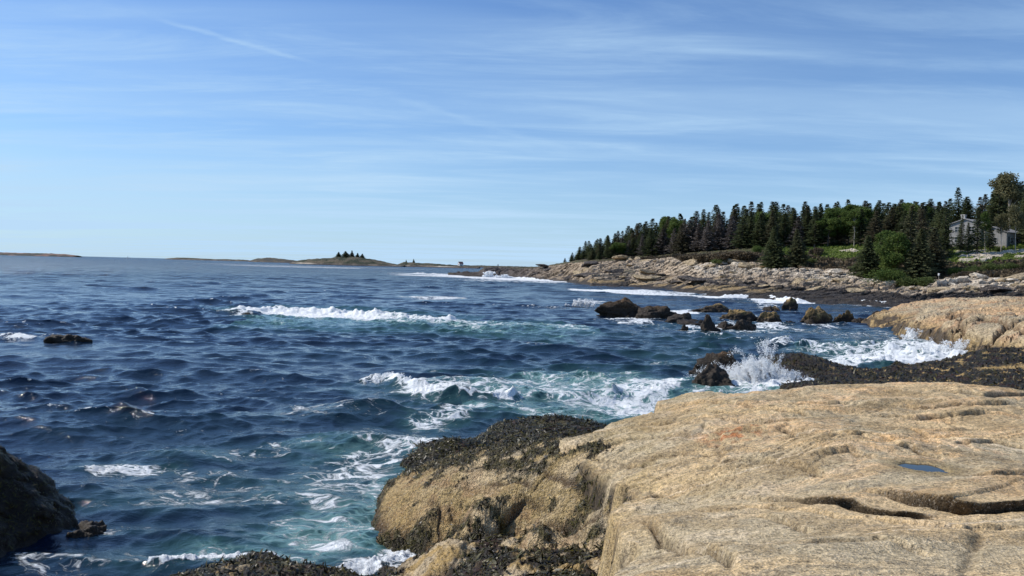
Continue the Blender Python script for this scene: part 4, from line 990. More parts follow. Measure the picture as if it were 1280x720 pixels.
SKY = np.array([(700, 331), (712, 321), (722, 312), (740, 299), (760, 293), (780, 286), (805, 277), (830, 270), (860, 266), (880, 264), (900, 259), (925, 256), (950, 254), (1000, 252.5), (1040, 252), (1080, 251), (1120, 250),
                (1150, 248), (1180, 247), (1205, 246), (1225, 243), (1250, 240), (1280, 232), (1320, 232), (1400, 232)], float)
def forest():
    rg = np.random.default_rng(11); placed = []
    rows = [(.700, 3.5, .66), (.718, 3.9, .80), (.742, 4.4, .92), (.772, 4.8, .98), (.805, 5.4, 1.02)]
    n = 0
    for ri, (s, sep, hf) in enumerate(rows):
        u = 706.0
        while u < 1325:
            P = ground(u, min(.85, s + rg.normal() * .008)); D = P[1]
            step = sep * (.75 if u < 800 else 1) * F / D * rg.uniform(.7, 1.3)
            uu = u + rg.normal() * 1.5; u += step
            if 1180 < uu < 1262 and s < .76: continue
            vt = np.interp(uu, SKY[:, 0], SKY[:, 1]) + rg.uniform(-4, 5.5) + (1 - hf) * 36
            topz = W(uu, vt, D=D)[2]; h = topz - P[2]; h = min(h, 20 if ri > 1 else 15.5)
            if h < 2.2: continue
            dead = (855 < uu < 925 and ri < 2 and rg.random() < .75) or (rg.random() < .05 and ri < 3) or (790 < uu < 850 and ri == 0 and rg.random() < .3)
            green = (1018 < uu < 1082 and ri < 3 and rg.random() < .5) or (760 < uu < 1200 and rg.random() < .10)
            key = 'dead%d' % rg.integers(2) if dead else ('broad%d' % rg.integers(2) if green else 'spruce%d' % rg.integers(5))
            base = 11. if dead else ((11., 10.)[int(key[-1])] if green else 13.)
            k = h / base; w = (k ** .6) * rg.uniform(1.3, 2.1) * (.8 if green else 1)
            reg = 'at the low tip of the headland' if uu < 745 else ('above the far point rocks' if uu < 790 else ('above the tan shore rocks' if uu < 850 else ('behind the brown thicket' if uu < 930 else ('behind the two lone spruces' if uu < 1010 else ('behind the grassy clearing' if uu < 1090 else ('behind the big thicket' if uu < 1160 else 'around the cabin'))))))
            hw_ = 'short' if h < 7 else ('tall' if h > 11 else 'middling')
            reg = (['in the front row ', 'in the second row ', 'in the middle rows ', 'in the middle rows ', 'on the skyline '][ri]) + reg
            if dead: nm, lb, ct, gp = 'dead_spruce', hw_ + ' ' + 'grey half bare spruce ' + reg, 'tree', hw_ + ' ' + 'grey bare spruces ' + reg
            elif green: nm, lb, ct, gp = 'leafy_tree', hw_ + ' ' + 'fresh green leafy tree ' + reg, 'tree', hw_ + ' ' + 'green leafy trees ' + reg
            else: nm, lb, ct, gp = 'spruce_tree', hw_ + ' ' + 'dark green pointed spruce ' + reg, 'tree', hw_ + ' ' + 'dark spruces ' + reg
            plant(nm, key, (P[0], P[1], P[2] - .2), (w, w, k), rg.uniform(0, 6.28), lb, ct, gp); n += 1
    print('forest trees', n)
forest()
def put(name, key, u, D, h, base, label, cat, wf=1.0, group=None, pn=('crown', 'trunk'), rz=0.0, dz=-.15):
    P = ground(u, s_at_depth(u, D)); k = h / base
    return plant(name, key, (P[0], P[1], P[2] + dz), (k * wf, k * wf, k), rz, label, cat, group, pn)
def hpx(px, D): return px * D / F
# trees that can be told apart
put('spruce_tree', 'full0', 970, 205, hpx(52, 205), 10, 'lone spruce with branches to the ground, farther left of the clearing', 'tree', 1.1)
put('spruce_tree', 'full1', 998, 203, hpx(48, 203), 10, 'second lone spruce of the pair beside the grassy clearing, nearer the green patch', 'tree', 1.15, rz=1)
put('spruce_tree', 'full0', 1086, 172, hpx(52, 172), 10, 'dark spruce at the left end of the big thicket in front of the cabin', 'tree', 1.3, rz=2)
put('spruce_tree', 'full1', 1102, 176, hpx(48, 176), 10, 'short dense spruce squeezed between the dark end spruce and the bright green tree', 'tree', 1.3, rz=3)
put('leafy_tree', 'broad0', 1122, 166, hpx(66, 166), 11, 'bright yellow green leafy tree in the middle of the big thicket', 'tree', 1.1)
put('spruce_tree', 'full0', 1146, 164, hpx(66, 164), 10, 'tall dark spruce right of the bright green tree in the thicket', 'tree', 1.2, rz=4)
put('spruce_tree', 'full1', 1166, 167, hpx(60, 167), 10, 'wide dark spruce at the right end of the thicket beside the cabin', 'tree', 1.2, rz=5)
put('spruce_tree', 'spruce3', 1182, 182, hpx(64, 182), 13, 'thin ragged spruce close against the left corner of the cabin', 'tree', 1.1, rz=5)
put('spruce_tree', 'spruce0', 1150, 186, hpx(72, 186), 13, 'sparse brownish spruce rising behind the thicket below the upper house', 'tree', 1.3, rz=1.5)
put('spruce_tree', 'spruce2', 1196, 222, hpx(60, 222), 13, 'tall spruce behind the left half of the cabin roof', 'tree', 1.2, rz=2.5)
put('birch_tree', 'birch0', 1232, 181, hpx(52, 181), 14, 'slim birch with pale trunk in front of the cabin middle', 'tree', .8)
put('birch_tree', 'birch1', 1270, 178, hpx(62, 178), 14, 'taller birch with white trunk at the right edge beyond the cabin', 'tree', .8, rz=2)
put('leafy_tree', 'roundtree', 1249, 232, hpx(66, 232), 13, 'large pale budding round crowned tree behind the cabin', 'tree', .62)
put('spruce_tree', 'spruce1', 1245, 214, hpx(74, 214), 13, 'tall layered spruce rising in front of the pale round tree', 'tree', 1.35, rz=.7)
put('spruce_tree', 'spruce3', 1281, 196, hpx(82, 196), 13, 'tallest spruce at the very right edge of the picture', 'tree', .9, rz=.3)
put('spruce_tree', 'full0', 1286, 158, hpx(26, 158), 10, 'small bushy spruce at the right edge below the pale outcrop', 'tree', 1.2, rz=.3)
put('birch_tree', 'birch0', 1068, 232, hpx(48, 232), 14, 'white trunked leafy tree at the back of the grassy clearing', 'tree', 1.1, rz=1.3)
put('spruce_tree', 'spruce4', 1222, 180, hpx(58, 180), 13, 'thin spruce with a bare stem in front of the dark gap between the two cabins', 'tree', 1.2, rz=.9)
put('spruce_tree', 'spruce1', 1134, 182, hpx(78, 182), 13, 'tall spruce rising behind the bright green tree of the thicket', 'tree', 1.5, rz=.9)
put('leafy_tree', 'broad1', 1110, 178, hpx(60, 178), 10, 'olive leafy tree behind the left part of the thicket', 'tree', 1.1, rz=.9)
put('leafy_tree', 'birch1', 1262, 205, hpx(80, 205), 14, 'loose yellow green tree behind the low cabin', 'tree', 1.2, rz=2.9)
put('spruce_tree', 'spruce1', 1200, 184, hpx(46, 184), 13, 'thin spruce directly in front of the tall cabin wall', 'tree', .8, rz=1.9)
put('birch_tree', 'birch1', 1252, 180, hpx(50, 180), 14, 'slender pale stemmed tree in front of the dark wall of the low cabin', 'tree', .8, rz=3.9)
put('spruce_tree', 'spruce4', 1210, 181, hpx(40, 181), 13, 'short ragged spruce before the right corner of the tall cabin', 'tree', 1.0, rz=2.2)
put('spruce_tree', 'spruce1', 1238, 183, hpx(44, 183), 13, 'narrow spruce before the sunlit end of the low cabin', 'tree', .9, rz=4.2)
PN = ('foliage', 'stems')
SHR = [  # key, u, D, height px, width factor, label
    ('bright', 1108, 160, 24, 1.3, 'bright green bush at the foot of the yellow green tree'), ('bush0', 1133, 158, 17, 1.4, 'dark green bush at the foot of the tall dark spruce'),
    ('bush1', 1158, 156, 14, 1.4, 'dull green bush below the wide spruce'), ('bright', 1196, 162, 16, 1.2, 'yellow green bush left of the pale outcrop'),
    ('bush0', 1218, 160, 18, 1.2, 'round dark bush below the pale outcrop'), ('bush1', 1240, 161, 16, 1.3, 'wide green bush right of the round dark one'),
    ('bush0', 1264, 160, 14, 1.2, 'low green bush near the right edge under the outcrop'), ('bright', 949, 236, 14, .9, 'bright green round bush between the brown thicket and the lone spruce'),
    ('bush1', 1012, 208, 10, 1.0, 'small dark bush on the edge of the grassy clearing'), ('heath', 1021, 222, 12, .8, 'brown rounded bush standing in the grassy clearing'),
    ('heath', 910, 226, 17, 1.6, 'large brown leafless bush in the middle of the brown thicket'), ('heath', 885, 232, 15, 1.5, 'brown leafless bush at the left end of the brown thicket'),
    ('heath', 934, 224, 15, 1.5, 'brown leafless bush at the right end of the brown thicket'), ('heath', 862, 240, 11, 1.4, 'low brown bush beside the grey bare spruces'),
    ('bush0', 899, 222, 9, 1.5, 'low green bush in front of the brown thicket'), ('bush1', 1204, 186, 8, 1.6, 'low green bush against the cabin foundation on the left'),
    ('bush0', 1246, 182, 9, 1.7, 'low green bush under the dark cabin wall'), ('bush1', 984, 206, 8, 1.5, 'low bush between the two lone spruces')]
for i, (k, u, D, hp, wf, lb) in enumerate(SHR):
    put('shrub', k, u, D, hpx(hp * (.72 if u > 1185 else .85), D), {'bush0': 2.6, 'bush1': 2.2, 'bright': 3.2, 'heath': 1.6}[k], lb, 'bush', wf, None, PN, rz=i * 1.3)

def ground_cover():
    """low heath and grass: countless, one object each"""
    rg = np.random.default_rng(21)
    for nm, n, s0, s1, u0_, u1_, hh, mat, lb in (('heath_scrub', 26000, .52, .605, 790, 1325, .42, M_HEATH, 'low brown green heath along the top of the shore rocks'), ('grass', 22000, .585, .71, 960, 1325, .30, M_GRASS, 'rough green grass in the clearing and around the cabin')):
        U = rg.uniform(u0_, u1_, n); S = rg.uniform(s0, s1, n); P = head_pt(U, S); dz, _ = head_relief(P, S, U); P[:, 2] += dz
        if nm == 'heath_scrub': ok = fbm(P[:, 0] * .12, P[:, 1] * .12, 0, 4, 731) * .02 + .53 < S + .005
        else: ok = ~((np.abs(S - .645) < .03) & (U > 1195) & (fbm(P[:, 0] * .12, P[:, 1] * .25, 0, 4, 711) > -.05))
        P = P[ok]; m = len(P); d = unit(rg.normal(size=(m, 3)) * .6 + [0, 0, 1]); T = unit(np.cross(d, rg.normal(size=(m, 3))))
        hgt = hh * rg.uniform(.5, 1.6, (m, 1)) * (1 + .8 * sst(fbm(P[:, 0] * .2, P[:, 1] * .2, 0, 3, 77), 0, .5))[:, None]
        V, Q = quads_at(P - [0, 0, .05], d, T, hgt, hgt * .8)
        obj(nm, mk_mesh(nm, V, Q, mat, False), kind='stuff', label=lb)
ground_cover()

# ------------------------------------------------------------------ single rocks
def rock_verts(seed, n=40, facets=14, rough=.07, block=.5):
    """boulder: unit body cut by random planes, then worn and cracked"""
    rg = np.random.default_rng(seed)
    lin = np.linspace(-1, 1, n + 1); A, B = np.meshgrid(lin, lin); A = np.tan(A * math.pi / 4); B = np.tan(B * math.pi / 4); o = np.ones_like(A)
    Vs = []; Qs = []; off = 0
    for f in ((A, B, o), (-A, B, -o), (o, A, B)[0:3], (-o, -A, B), (B, o, A), (B, -o, -A)):
        v = np.stack(f, -1).reshape(-1, 3); Vs.append(v / np.linalg.norm(v, axis=1)[:, None]); Qs.append(grid_faces(n + 1, n + 1) + off); off += len(v)
    d = np.concatenate(Vs); Q = np.concatenate(Qs)
    key = np.round(d, 5); _, first, inv = np.unique(key, axis=0, return_index=True, return_inverse=True); inv = np.asarray(inv).ravel(); d = d[first]; Q = inv[Q]
    nr = unit(rg.normal(size=(facets, 3))); dist = rg.uniform(1 - block * .55, 1, facets)
    dt = d @ nr.T; r = np.where(dt > .05, dist[None] / np.maximum(dt, .05), 9)
    r = np.minimum(r, 1.25); k = 34; r = -np.log(np.exp(-k * r).sum(1) + np.exp(-k * 1.2)) / k
    p = d * r[:, None]
    o_ = rg.uniform(0, 90)
    nn = fbm(p[:, 0] * 1.6 + o_, p[:, 1] * 1.6, p[:, 2] * 1.6, 4, seed % 50, .55)
    rd = ridged(p[:, 0] * 2.2 + o_, p[:, 1] * 2.2, p[:, 2] * 2.6, 3, seed % 50 + 3)
    p = p * (1 + rough * 2.2 * nn - rough * .5 * sst(rd, 1.15, 1.6))[:, None]
    return p, Q
def rock_obj(name, seed, centre, half, rz, cfun, mat, n=40, block=.5, rough=.07, taper=0., smooth=True, **tags):
    p, Q = rock_verts(seed, n, 16, rough, block)
    if taper: p = p.copy(); p[:, 2] = np.where(p[:, 2] > 0, p[:, 2] * (1.06 - taper * np.clip(np.abs(p[:, 0]) - .15, 0, 1) ** 1.3), p[:, 2])
    V = p * np.array(half); c, s = math.cos(rz), math.sin(rz)
    V = np.stack([V[:, 0] * c - V[:, 1] * s, V[:, 0] * s + V[:, 1] * c, V[:, 2]], -1)
    G = V + np.array(centre)
    col, weed = cfun(G)
    me = mk_mesh(name, V, Q, mat, smooth, {'weed': weed}, {'Col': col})
    return obj(name, me, loc=centre, **tags), G, weed, Q
def c_dark(G):
    n = sst(fbm(G[:, 0] * 1.3, G[:, 1] * 1.3, G[:, 2] * 1.3, 3, 5), -.2, .4)
    w = sst(G[:, 2] + .3 * fbm(G[:, 0] * 1.1, G[:, 1] * 1.1, G[:, 2], 3, 6), 1.3, .7)
    return lerp(lerp(BROWN * .4, BROWN * .75, n), np.broadcast_to(DARK * 1.3, G.shape), w), w
def c_gold(G):
    n = sst(fbm(G[:, 0] * 1.1, G[:, 1] * 1.1, G[:, 2] * 1.1, 3, 5), -.3, .3)
    w = sst(G[:, 2] + .5 * fbm(G[:, 0] * 1.2, G[:, 1] * 1.2, G[:, 2], 3, 6), 1.1, .45)
    return lerp(lerp(GOLD * .5, GOLD * .95, n), np.broadcast_to(DARK * 1.3, G.shape), w), w
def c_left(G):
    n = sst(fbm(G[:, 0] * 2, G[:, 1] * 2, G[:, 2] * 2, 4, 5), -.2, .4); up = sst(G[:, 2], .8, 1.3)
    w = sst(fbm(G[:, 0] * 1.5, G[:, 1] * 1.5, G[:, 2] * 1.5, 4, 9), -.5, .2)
    return lerp(lerp(BROWN * .14, np.array([.055, .042, .018]), up * n), np.broadcast_to(DARK * .7, G.shape), w * .5 * (1 - up)), np.clip(w + .5, 0, 1)  # near-black sides paint in the rock's shade; weedy top kept browner
SR = [  # u0,u1,v0,v1, colour, block, rz, label
    (752, 822, 378.5, 397, c_dark, .5, .2, 'longest dark brown rock at the left end of the row of surf rocks'),
    (815, 846, 386, 399, c_dark, .6, .5, 'dark wedge at the right foot of the longest dark rock'),
    (830, 877, 388.5, 404, c_dark, .6, -.2, 'low black rock right of the longest dark rock'),
    (870, 925, 379, 391, c_gold, .4, .1, 'long golden rock behind the white churned water'),
    (899, 947, 386, 402, c_gold, .6, .4, 'slanting golden rock sloping towards the peaked one'),
    (866, 897, 395, 407, c_dark, .6, .3, 'dark rock in front of the white churned water'),
    (874, 904, 398, 414, c_dark, .7, .8, 'nearest brown rock of the surf row with waves breaking at its foot'),
    (893, 922, 397.5, 411, c_dark, .6, 1.3, 'dark rock touching the right side of the nearest brown one'),
    (913, 950, 400.5, 412, c_dark, .5, -.3, 'low dark rock tapering right in front of the peaked golden rock'),
    (847, 862, 405.5, 412, c_dark, .5, 0, 'smallest dark rock awash at the front left of the row'),
    (940, 977, 386.5, 406, c_gold, .75, .6, 'peaked gold and black rock in the middle of the row'),
    (955, 979, 380.5, 392, c_gold, .5, .2, 'small golden rock behind the peaked one'),
    (977, 998, 396.5, 406, c_gold, .6, .9, 'little round rock right of the peaked one'),
    (979, 998, 377.5, 386.5, c_gold, .6, .4, 'little golden rock farther back by the surf line'),
    (1003, 1050, 384, 406.5, c_gold, .55, .3, 'broad brown rock shaped like a low hill'),
    (1041, 1064, 384, 403.5, c_gold, .7, 1.0, 'upright golden block at the right side of the broad brown rock'),
    (1003, 1024, 395, 406.5, c_gold, .6, .5, 'pale lump at the left foot of the broad brown rock'),
    (1063, 1095, 397, 406, c_dark, .5, .1, 'low dark rock beside the tip of the orange ledge'),
    (1087, 1116, 385.5, 394, c_gold, .6, .2, 'dark gold rock in the channel above the orange ledge'),
    (790, 846, 384, 399.5, c_dark, .6, .2, 'dark ridge tapering right from the longest dark rock'), (838, 905, 400, 408, c_dark, .6, .1, 'thin dark reef linking the front surf rocks at water level'), (925, 985, 396, 404, c_gold, .6, .1, 'low brown reef joining the peaked rock to its small neighbour'),
    (1020, 1080, 399, 407, c_dark, .6, .1, 'low dark reef along the foot of the broad brown rock'), (800, 850, 392, 400, c_dark, .6, 0, 'low dark reef between the longest rock and the low black one'),
    (62, 122, 416.5, 430, c_dark, .5, .2, 'lone brown rock awash in the open water at the left'),
    (64, 92, 418.5, 428, c_dark, .5, .6, 'small dark lump at the left end of the lone brown rock'),
    (298, 318, 387.5, 396, c_dark, .5, 0, 'dark rock tip at the left end of the long breaking wave'),
    (858, 915, 465, 486, c_dark, .35, .3, 'small dark weedy rock at the seaward corner of the foreground ledge'),
    (868, 948, 446, 472, c_dark, .25, .1, 'wet black rock streaming with water under the splash'),
    (1213, 1260, 385.5, 393, c_dark, .4, 0., 'dark slab lying on the far side of the orange ledge'),
]
def sea_rocks():
    for i, (a, b, c, d, cf, bl, rz, lb) in enumerate(SR):
        base = W((a + b) / 2, d, z=0); D = base[1]; hw = (b - a) * D / F / 2; depth = min(hw * .7, 3.0) if hw > 1 else hw * .8
        D2 = D + depth; top = W((a + b) / 2, c, D=D2)[2]; hw = (b - a) * D2 / F / 2; depth = min(depth, 2.2)
        hz = (top + .5) / 1.02; cen = W((a + b) / 2, d, D=D2); sk = math.hypot(math.cos(rz), math.sin(rz) * depth / hw)
        rock_obj('sea_rock', 900 + i * 7, (cen[0], cen[1], -.5), (hw * 1.24, depth, hz * 1.0), rz * .35, cf, M_ROCKMID if D > 35 else M_ROCK, n=44, block=min(.95, bl + .25), rough=.12, taper=.35, label=lb, cat='rock')
    c = W(5, 690, z=0); c = np.array([-10.35, 13.3, -.42])
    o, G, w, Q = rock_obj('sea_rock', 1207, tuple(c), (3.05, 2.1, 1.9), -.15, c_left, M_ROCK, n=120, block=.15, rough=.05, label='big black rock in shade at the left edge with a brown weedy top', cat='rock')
    fr = fronds('seaweed', G - c, np.clip(w + .2, 0, 1) * (G[:, 2] > .1), Q, o, 22000, .05, 33)
    o2, G, w, Q = rock_obj('sea_rock', 1240, tuple(W(104, 700, z=-.5)), (.5, .45, .56), .3, c_dark, M_ROCK, n=50, block=.3, rough=.1, label='brown rock barely awash beside the big black rock at the left', cat='rock')
sea_rocks()

def shore_boulders():
    rg = np.random.default_rng(44); protos = {}
    kinds = {'pale': (PALE * 1.08, 'pale weathered granite block', 'pale blocks'), 'tan': (TAN * .92, 'tan granite block', 'tan blocks'), 'dark': (np.array([.085, .072, .065]), 'dark grey jointed block', 'dark blocks')}
    for k, (c, _, _) in kinds.items():
        for j in range(4):
            p, Q = rock_verts(2000 + j * 13 + len(k), 14, 12, .05, .95)
            w = np.zeros(len(p)); cc = np.broadcast_to(c, p.shape) * (1 + .25 * fbm(p[:, 0] * 2, p[:, 1] * 2, p[:, 2] * 2, 3, 3))[:, None]
            protos[k, j] = mk_mesh('boulder', p, Q, M_ROCKFAR, False, {'weed': w}, {'Col': cc})
    src = {}; n = 0
    for t in range(170):
        u = rg.uniform(655, 1300); s = rg.uniform(.17, .53)
        if u > 1130 and s < .3: continue
        P = ground(u, s); D = P[1]
        k = 'dark' if (s < .30 and rg.random() < .65) or u < 720 else ('pale' if (s > .36 and u > 850 and rg.random() < .75) else 'tan')
        sz = np.exp(rg.normal(-.05, .4)) * (1.0 + .7 * (D > 220)); sz = min(sz, 2.6)
        reg = 'on the far point' if u < 740 else ('under the brown thicket' if u < 960 else ('below the clearing' if u < 1090 else 'below the cabin'))
        key = (k, int(rg.integers(4)))
        if key not in src: o = obj('boulder', protos[key]); src[key] = o
        else: o = src[key].copy(); COL.objects.link(o)
        o.location = tuple(P + [0, 0, sz * .12]); o.scale = (sz * rg.uniform(1.0, 1.7), sz * rg.uniform(.8, 1.2), sz * rg.uniform(.25, .5)); o.rotation_euler = (rg.normal() * .12, rg.normal() * .15, rg.uniform(0, 6.28))
        szw = 'small' if sz < .75 else ('middling' if sz < 1.15 else 'large'); pl_ = 'by the dark tide zone' if s < .28 else ('halfway up the rocks' if s < .40 else 'near the top of the rocks')
        tag(o, szw + ' ' + kinds[k][1] + ' ' + pl_ + ' ' + reg, 'boulder', szw + ' ' + kinds[k][2] + ' ' + pl_ + ' ' + reg); n += 1
    # named large ones
    for i, (u, s, w, h, k, lb) in enumerate([(735, .44, 7, 3.4, 'dark', 'large dark cube shaped boulder at the top of the far point rocks'), (772, .33, 9, 3.0, 'dark', 'long dark slab tilted on the rocks left of the middle shore'),
            (866, .46, 5.5, 2.6, 'tan', 'large tan rounded boulder below the grey bare spruces'), (932, .47, 5, 2.0, 'tan', 'round orange boulder beneath the brown thicket'), (880, .25, 9, 1.8, 'dark', 'low dark hump at the foot of the tan rocks'),
            (958, .50, 6, 1.4, 'tan', 'flat tan slab propped on the rocks left of the lone spruces'), (1046, .46, 5, 1.6, 'pale', 'big white slab leaning below the clearing'), (1076, .45, 4.2, 1.0, 'pale', 'flat white slab right of the leaning white slab'),
            (978, .30, 3.2, 2.6, 'dark', 'black squared block in the tide zone below the lone spruces'), (1000, .29, 3.2, 2.0, 'tan', 'brown block beside the black squared one'), (1245, .27, 8, 1.5, 'dark', 'dark overhanging slab behind the orange ledge')]):
        P = ground(u, s); o = obj('boulder', protos[k, i % 4]); o.location = tuple(P + [0, 0, h * .1]); o.scale = (w / 2, w / 2.6, h / 2); o.rotation_euler = (.06, -.1 + .05 * (i % 3), i * .9)
        tag(o, lb, 'boulder')
shore_boulders()

# ------------------------------------------------------------------ buildings
def box(x0, x1, y0, y1, z0, z1):
    V = [(x0, y0, z0), (x1, y0, z0), (x1, y1, z0), (x0, y1, z0), (x0, y0, z1), (x1, y0, z1), (x1, y1, z1), (x0, y1, z1)]
    return V, [(0, 3, 2, 1), (4, 5, 6, 7), (0, 1, 5, 4), (1, 2, 6, 5), (2, 3, 7, 6), (3, 0, 4, 7)]
def siding(name, c):
    m, n, b = principled(name); tc = n.new('ShaderNodeTexCoord').outputs['Object']; sp = n.new('ShaderNodeSeparateXYZ'); n.put(sp.inputs[0], tc)
    w = n.math('FRACT', n.math('MULTIPLY', sp.outputs[2], 5.0)); nz = n.noise(n.mapping(tc, (1, 1, .3)), 3.0, 5, .7)
    cc = n.mix(1.0, (*c, 1), n.math('MULTIPLY', n.ss(w, 0, .15, .7, 1.), n.ss(nz, .3, .7, .75, 1.12)), 'MULTIPLY')
    n.put(b.inputs['Base Color'], cc); b.inputs['Roughness'].default_value = .85; n.put(b.inputs['Normal'], n.bump(w, .5, .03)); return m
M_SHINGLE = siding('grey_shingle', (.36, .35, .335)); M_SHROOF = plain('roof_shingles', (.30, .29, .28), .8, .2, 2.5); M_TRIM = plain('white_trim', (.50, .49, .47), .6, .06)
M_GLASS, _n, _b = principled('window_glass'); _b.inputs['Base Color'].default_value = (.02, .025, .03, 1); _b.inputs['Roughness'].default_value = .06
M_DOOR = plain('door_paint', (.10, .12, .13), .6, .1); M_CHIM = plain('chimney_stone', (.55, .52, .48), .9, .25, 6); M_STONE = plain('foundation_stone', (.26, .23, .20), .9, .3, 3)
M_WHITE = plain('white_paint', (.80, .79, .77), .6, .04); M_REDROOF = plain('red_roof', (.22, .10, .08), .8, .2)
def gable(x0, x1, y0, y1, z0, zr, ov=.35, t=.16):
    """roof with ridge along x"""
    ym = (y0 + y1) / 2; a = x0 - ov; b = x1 + ov; V = []; Q = []
    for yy in (y0 - ov, y1 + ov):
        s = (zr - z0) / (ym - y0); zl = z0 - ov * s
        o = len(V); V += [(a, yy, zl), (b, yy, zl), (b, ym, zr), (a, ym, zr), (a, yy, zl + t), (b, yy, zl + t), (b, ym, zr + t), (a, ym, zr + t)]
        Q += [(o, o + 1, o + 2, o + 3), (o + 4, o + 7, o + 6, o + 5), (o, o + 4, o + 5, o + 1), (o, o + 3, o + 7, o + 4), (o + 1, o + 5, o + 6, o + 2)]
    return V, Q
def gwall(x0, x1, y0, y1, z0, z1, zr):
    ym = (y0 + y1) / 2
    V = [(x0, y0, z0), (x1, y0, z0), (x1, y1, z0), (x0, y1, z0), (x0, y0, z1), (x1, y0, z1), (x1, y1, z1), (x0, y1, z1), (x0, ym, zr - .02), (x1, ym, zr - .02)]
    return V, [(0, 1, 5, 4), (2, 3, 7, 6), (1, 2, 6, 5), (3, 0, 4, 7), (4, 8, 8, 7)[0:4], (5, 6, 9, 9)]
def msh(name, parts, mat):
    V, Q = join(parts); me = bpy.data.meshes.new(name)
    me.from_pydata([tuple(v) for v in V], [], [tuple(dict.fromkeys(int(i) for i in q)) for q in Q]); me.materials.append(mat); me.update(); return me
def window(parent, face, a0, a1, z0, z1, pos):
    """face 'y' = wall facing -y at y=pos, 'x' = wall facing -x at x=pos"""
    def bb(p0, p1, q0, q1, d0, d1):
        return box(p0, p1, pos - d1, pos - d0, q0, q1) if face == 'y' else box(pos - d1, pos - d0, p0, p1, q0, q1)
    t = .09
    fr = [bb(a0 - t, a1 + t, z1, z1 + t, .002, .07), bb(a0 - t, a1 + t, z0 - t, z0, .002, .09), bb(a0 - t, a0, z0, z1, .002, .07), bb(a1, a1 + t, z0, z1, .002, .07), bb((a0 + a1) / 2 - .03, (a0 + a1) / 2 + .03, z0, z1, .004, .05), bb(a0, a1, (z0 + z1) / 2 - .03, (z0 + z1) / 2 + .03, .003, .045)]
    w = obj('window', msh('window', fr, M_TRIM), parent); obj('pane', msh('pane', [bb(a0, a1, z0, z1, .004, .02)], M_GLASS), w)
def door(parent, a0, a1, z0, z1, pos):
    d = obj('door', msh('door', [box(a0, a1, pos - .06, pos - .003, z0, z1), box(a0 - .1, a0, pos - .09, pos - .002, z0, z1 + .1), box(a1, a1 + .1, pos - .09, pos - .002, z0, z1 + .1)], M_DOOR), parent)
    obj('handle', msh('handle', [box(a1 - .15, a1 - .09, pos - .12, pos - .06, z0 + .95, z0 + 1.1)], M_TRIM), d)
def house(name, u, D, rz, wings, label, dz=0.0, roofm=None, wallm=None, P=None, cat='house'):
    if P is None: P = ground(u, s_at_depth(u, D)) + [0, 0, dz]
    r = bpy.data.objects.new(name, None); COL.objects.link(r); r.location = tuple(P); r.rotation_euler = (0, 0, rz); tag(r, label, cat)
    for (x0, x1, y0, y1, z1, zr, winy, winx, dr) in wings:
        obj('wall', msh('wall', [gwall(x0, x1, y0, y1, .3, z1, zr)], wallm or M_SHINGLE), r)
        obj('foundation', msh('foundation', [box(x0 - .05, x1 + .05, y0 - .05, y1 + .05, -2.5, .3)], M_STONE), r)
        obj('roof', msh('roof', [gable(x0, x1, y0, y1, z1, zr)], roofm or M_SHROOF), r)
        for (a, b, c, d) in winy: window(r, 'y', a, b, c, d, y0)
        for (a, b, c, d) in winx: window(r, 'x', a, b, c, d, x0)
        if dr: door(r, dr[0], dr[1], .3, 2.4, y0)
    return r
RZ = math.radians(38)
cab = house('cabin', 1207, 192, RZ, [(-2.4, 2.6, -4.2, 2.8, 5.3, 6.5, [(-.8, .6, 1.0, 2.3), (-.8, .6, 3.4, 4.6)], [(-2.8, -1.5, 1.0, 2.3), (.2, 1.5, 1.0, 2.3), (-2.8, -1.5, 3.5, 4.7), (.2, 1.5, 3.5, 4.7)], None)], 'tall grey weathered cabin with a pale chimney, sunlit on its left side, among trees', dz=-.2)
ch = obj('chimney', msh('chimney', [box(-.6, .2, .2, 1.0, 5.0, 7.5), box(-.7, .3, .1, 1.1, 7.5, 7.7)], M_CHIM), cab)
house('cabin', 1243, 188, RZ, [(-2.0, 6.4, -3.4, 2.4, 3.4, 4.6, [(.2, 1.8, .9, 2.2), (2.8, 4.6, .9, 2.2)], [(-1.4, 0.2, 1.0, 2.1)], (-1.2, -.3))], 'long low grey cabin with a dark shaded front right of the tall one', dz=-.2)
house('upper_house', 1166, 262, math.radians(20), [(-3.4, 3.4, -3, 3, 5.4, 7.6, [(-2.6, -1.2, 3.4, 4.8), (.4, 2.2, 3.4, 4.8), (-2.4, -1.0, 1, 2.4)], [(-1, .6, 3.3, 4.7)], (.8, 1.8))], 'pale grey two storey house half hidden high in the spruces', dz=.5)

# nest box on a post at the edge of the heath
P = ground(1174, s_at_depth(1174, 157)); post = bpy.data.objects.new('nest_box_post', None); COL.objects.link(post); post.location = tuple(P); tag(post, 'small white box on a thin pole in front of the thicket below the cabin', 'nest box')
V, Q = tube_pts([(0, 0, -.5), (0, 0, 1.5)], (.04, .035), 6); obj('pole', mk_mesh('pole', V, Q, M_BIRCH), post)
obj('box', msh('box', [box(-.12, .12, -.12, .12, 1.5, 1.8), ([(-.16, -.17, 1.78), (.16, -.17, 1.78), (.16, .15, 1.88), (-.16, .15, 1.88), (-.16, -.17, 1.81), (.16, -.17, 1.81), (.16, .15, 1.91), (-.16, .15, 1.91)], box(0, 1, 0, 1, 0, 1)[1])], M_WHITE), post)

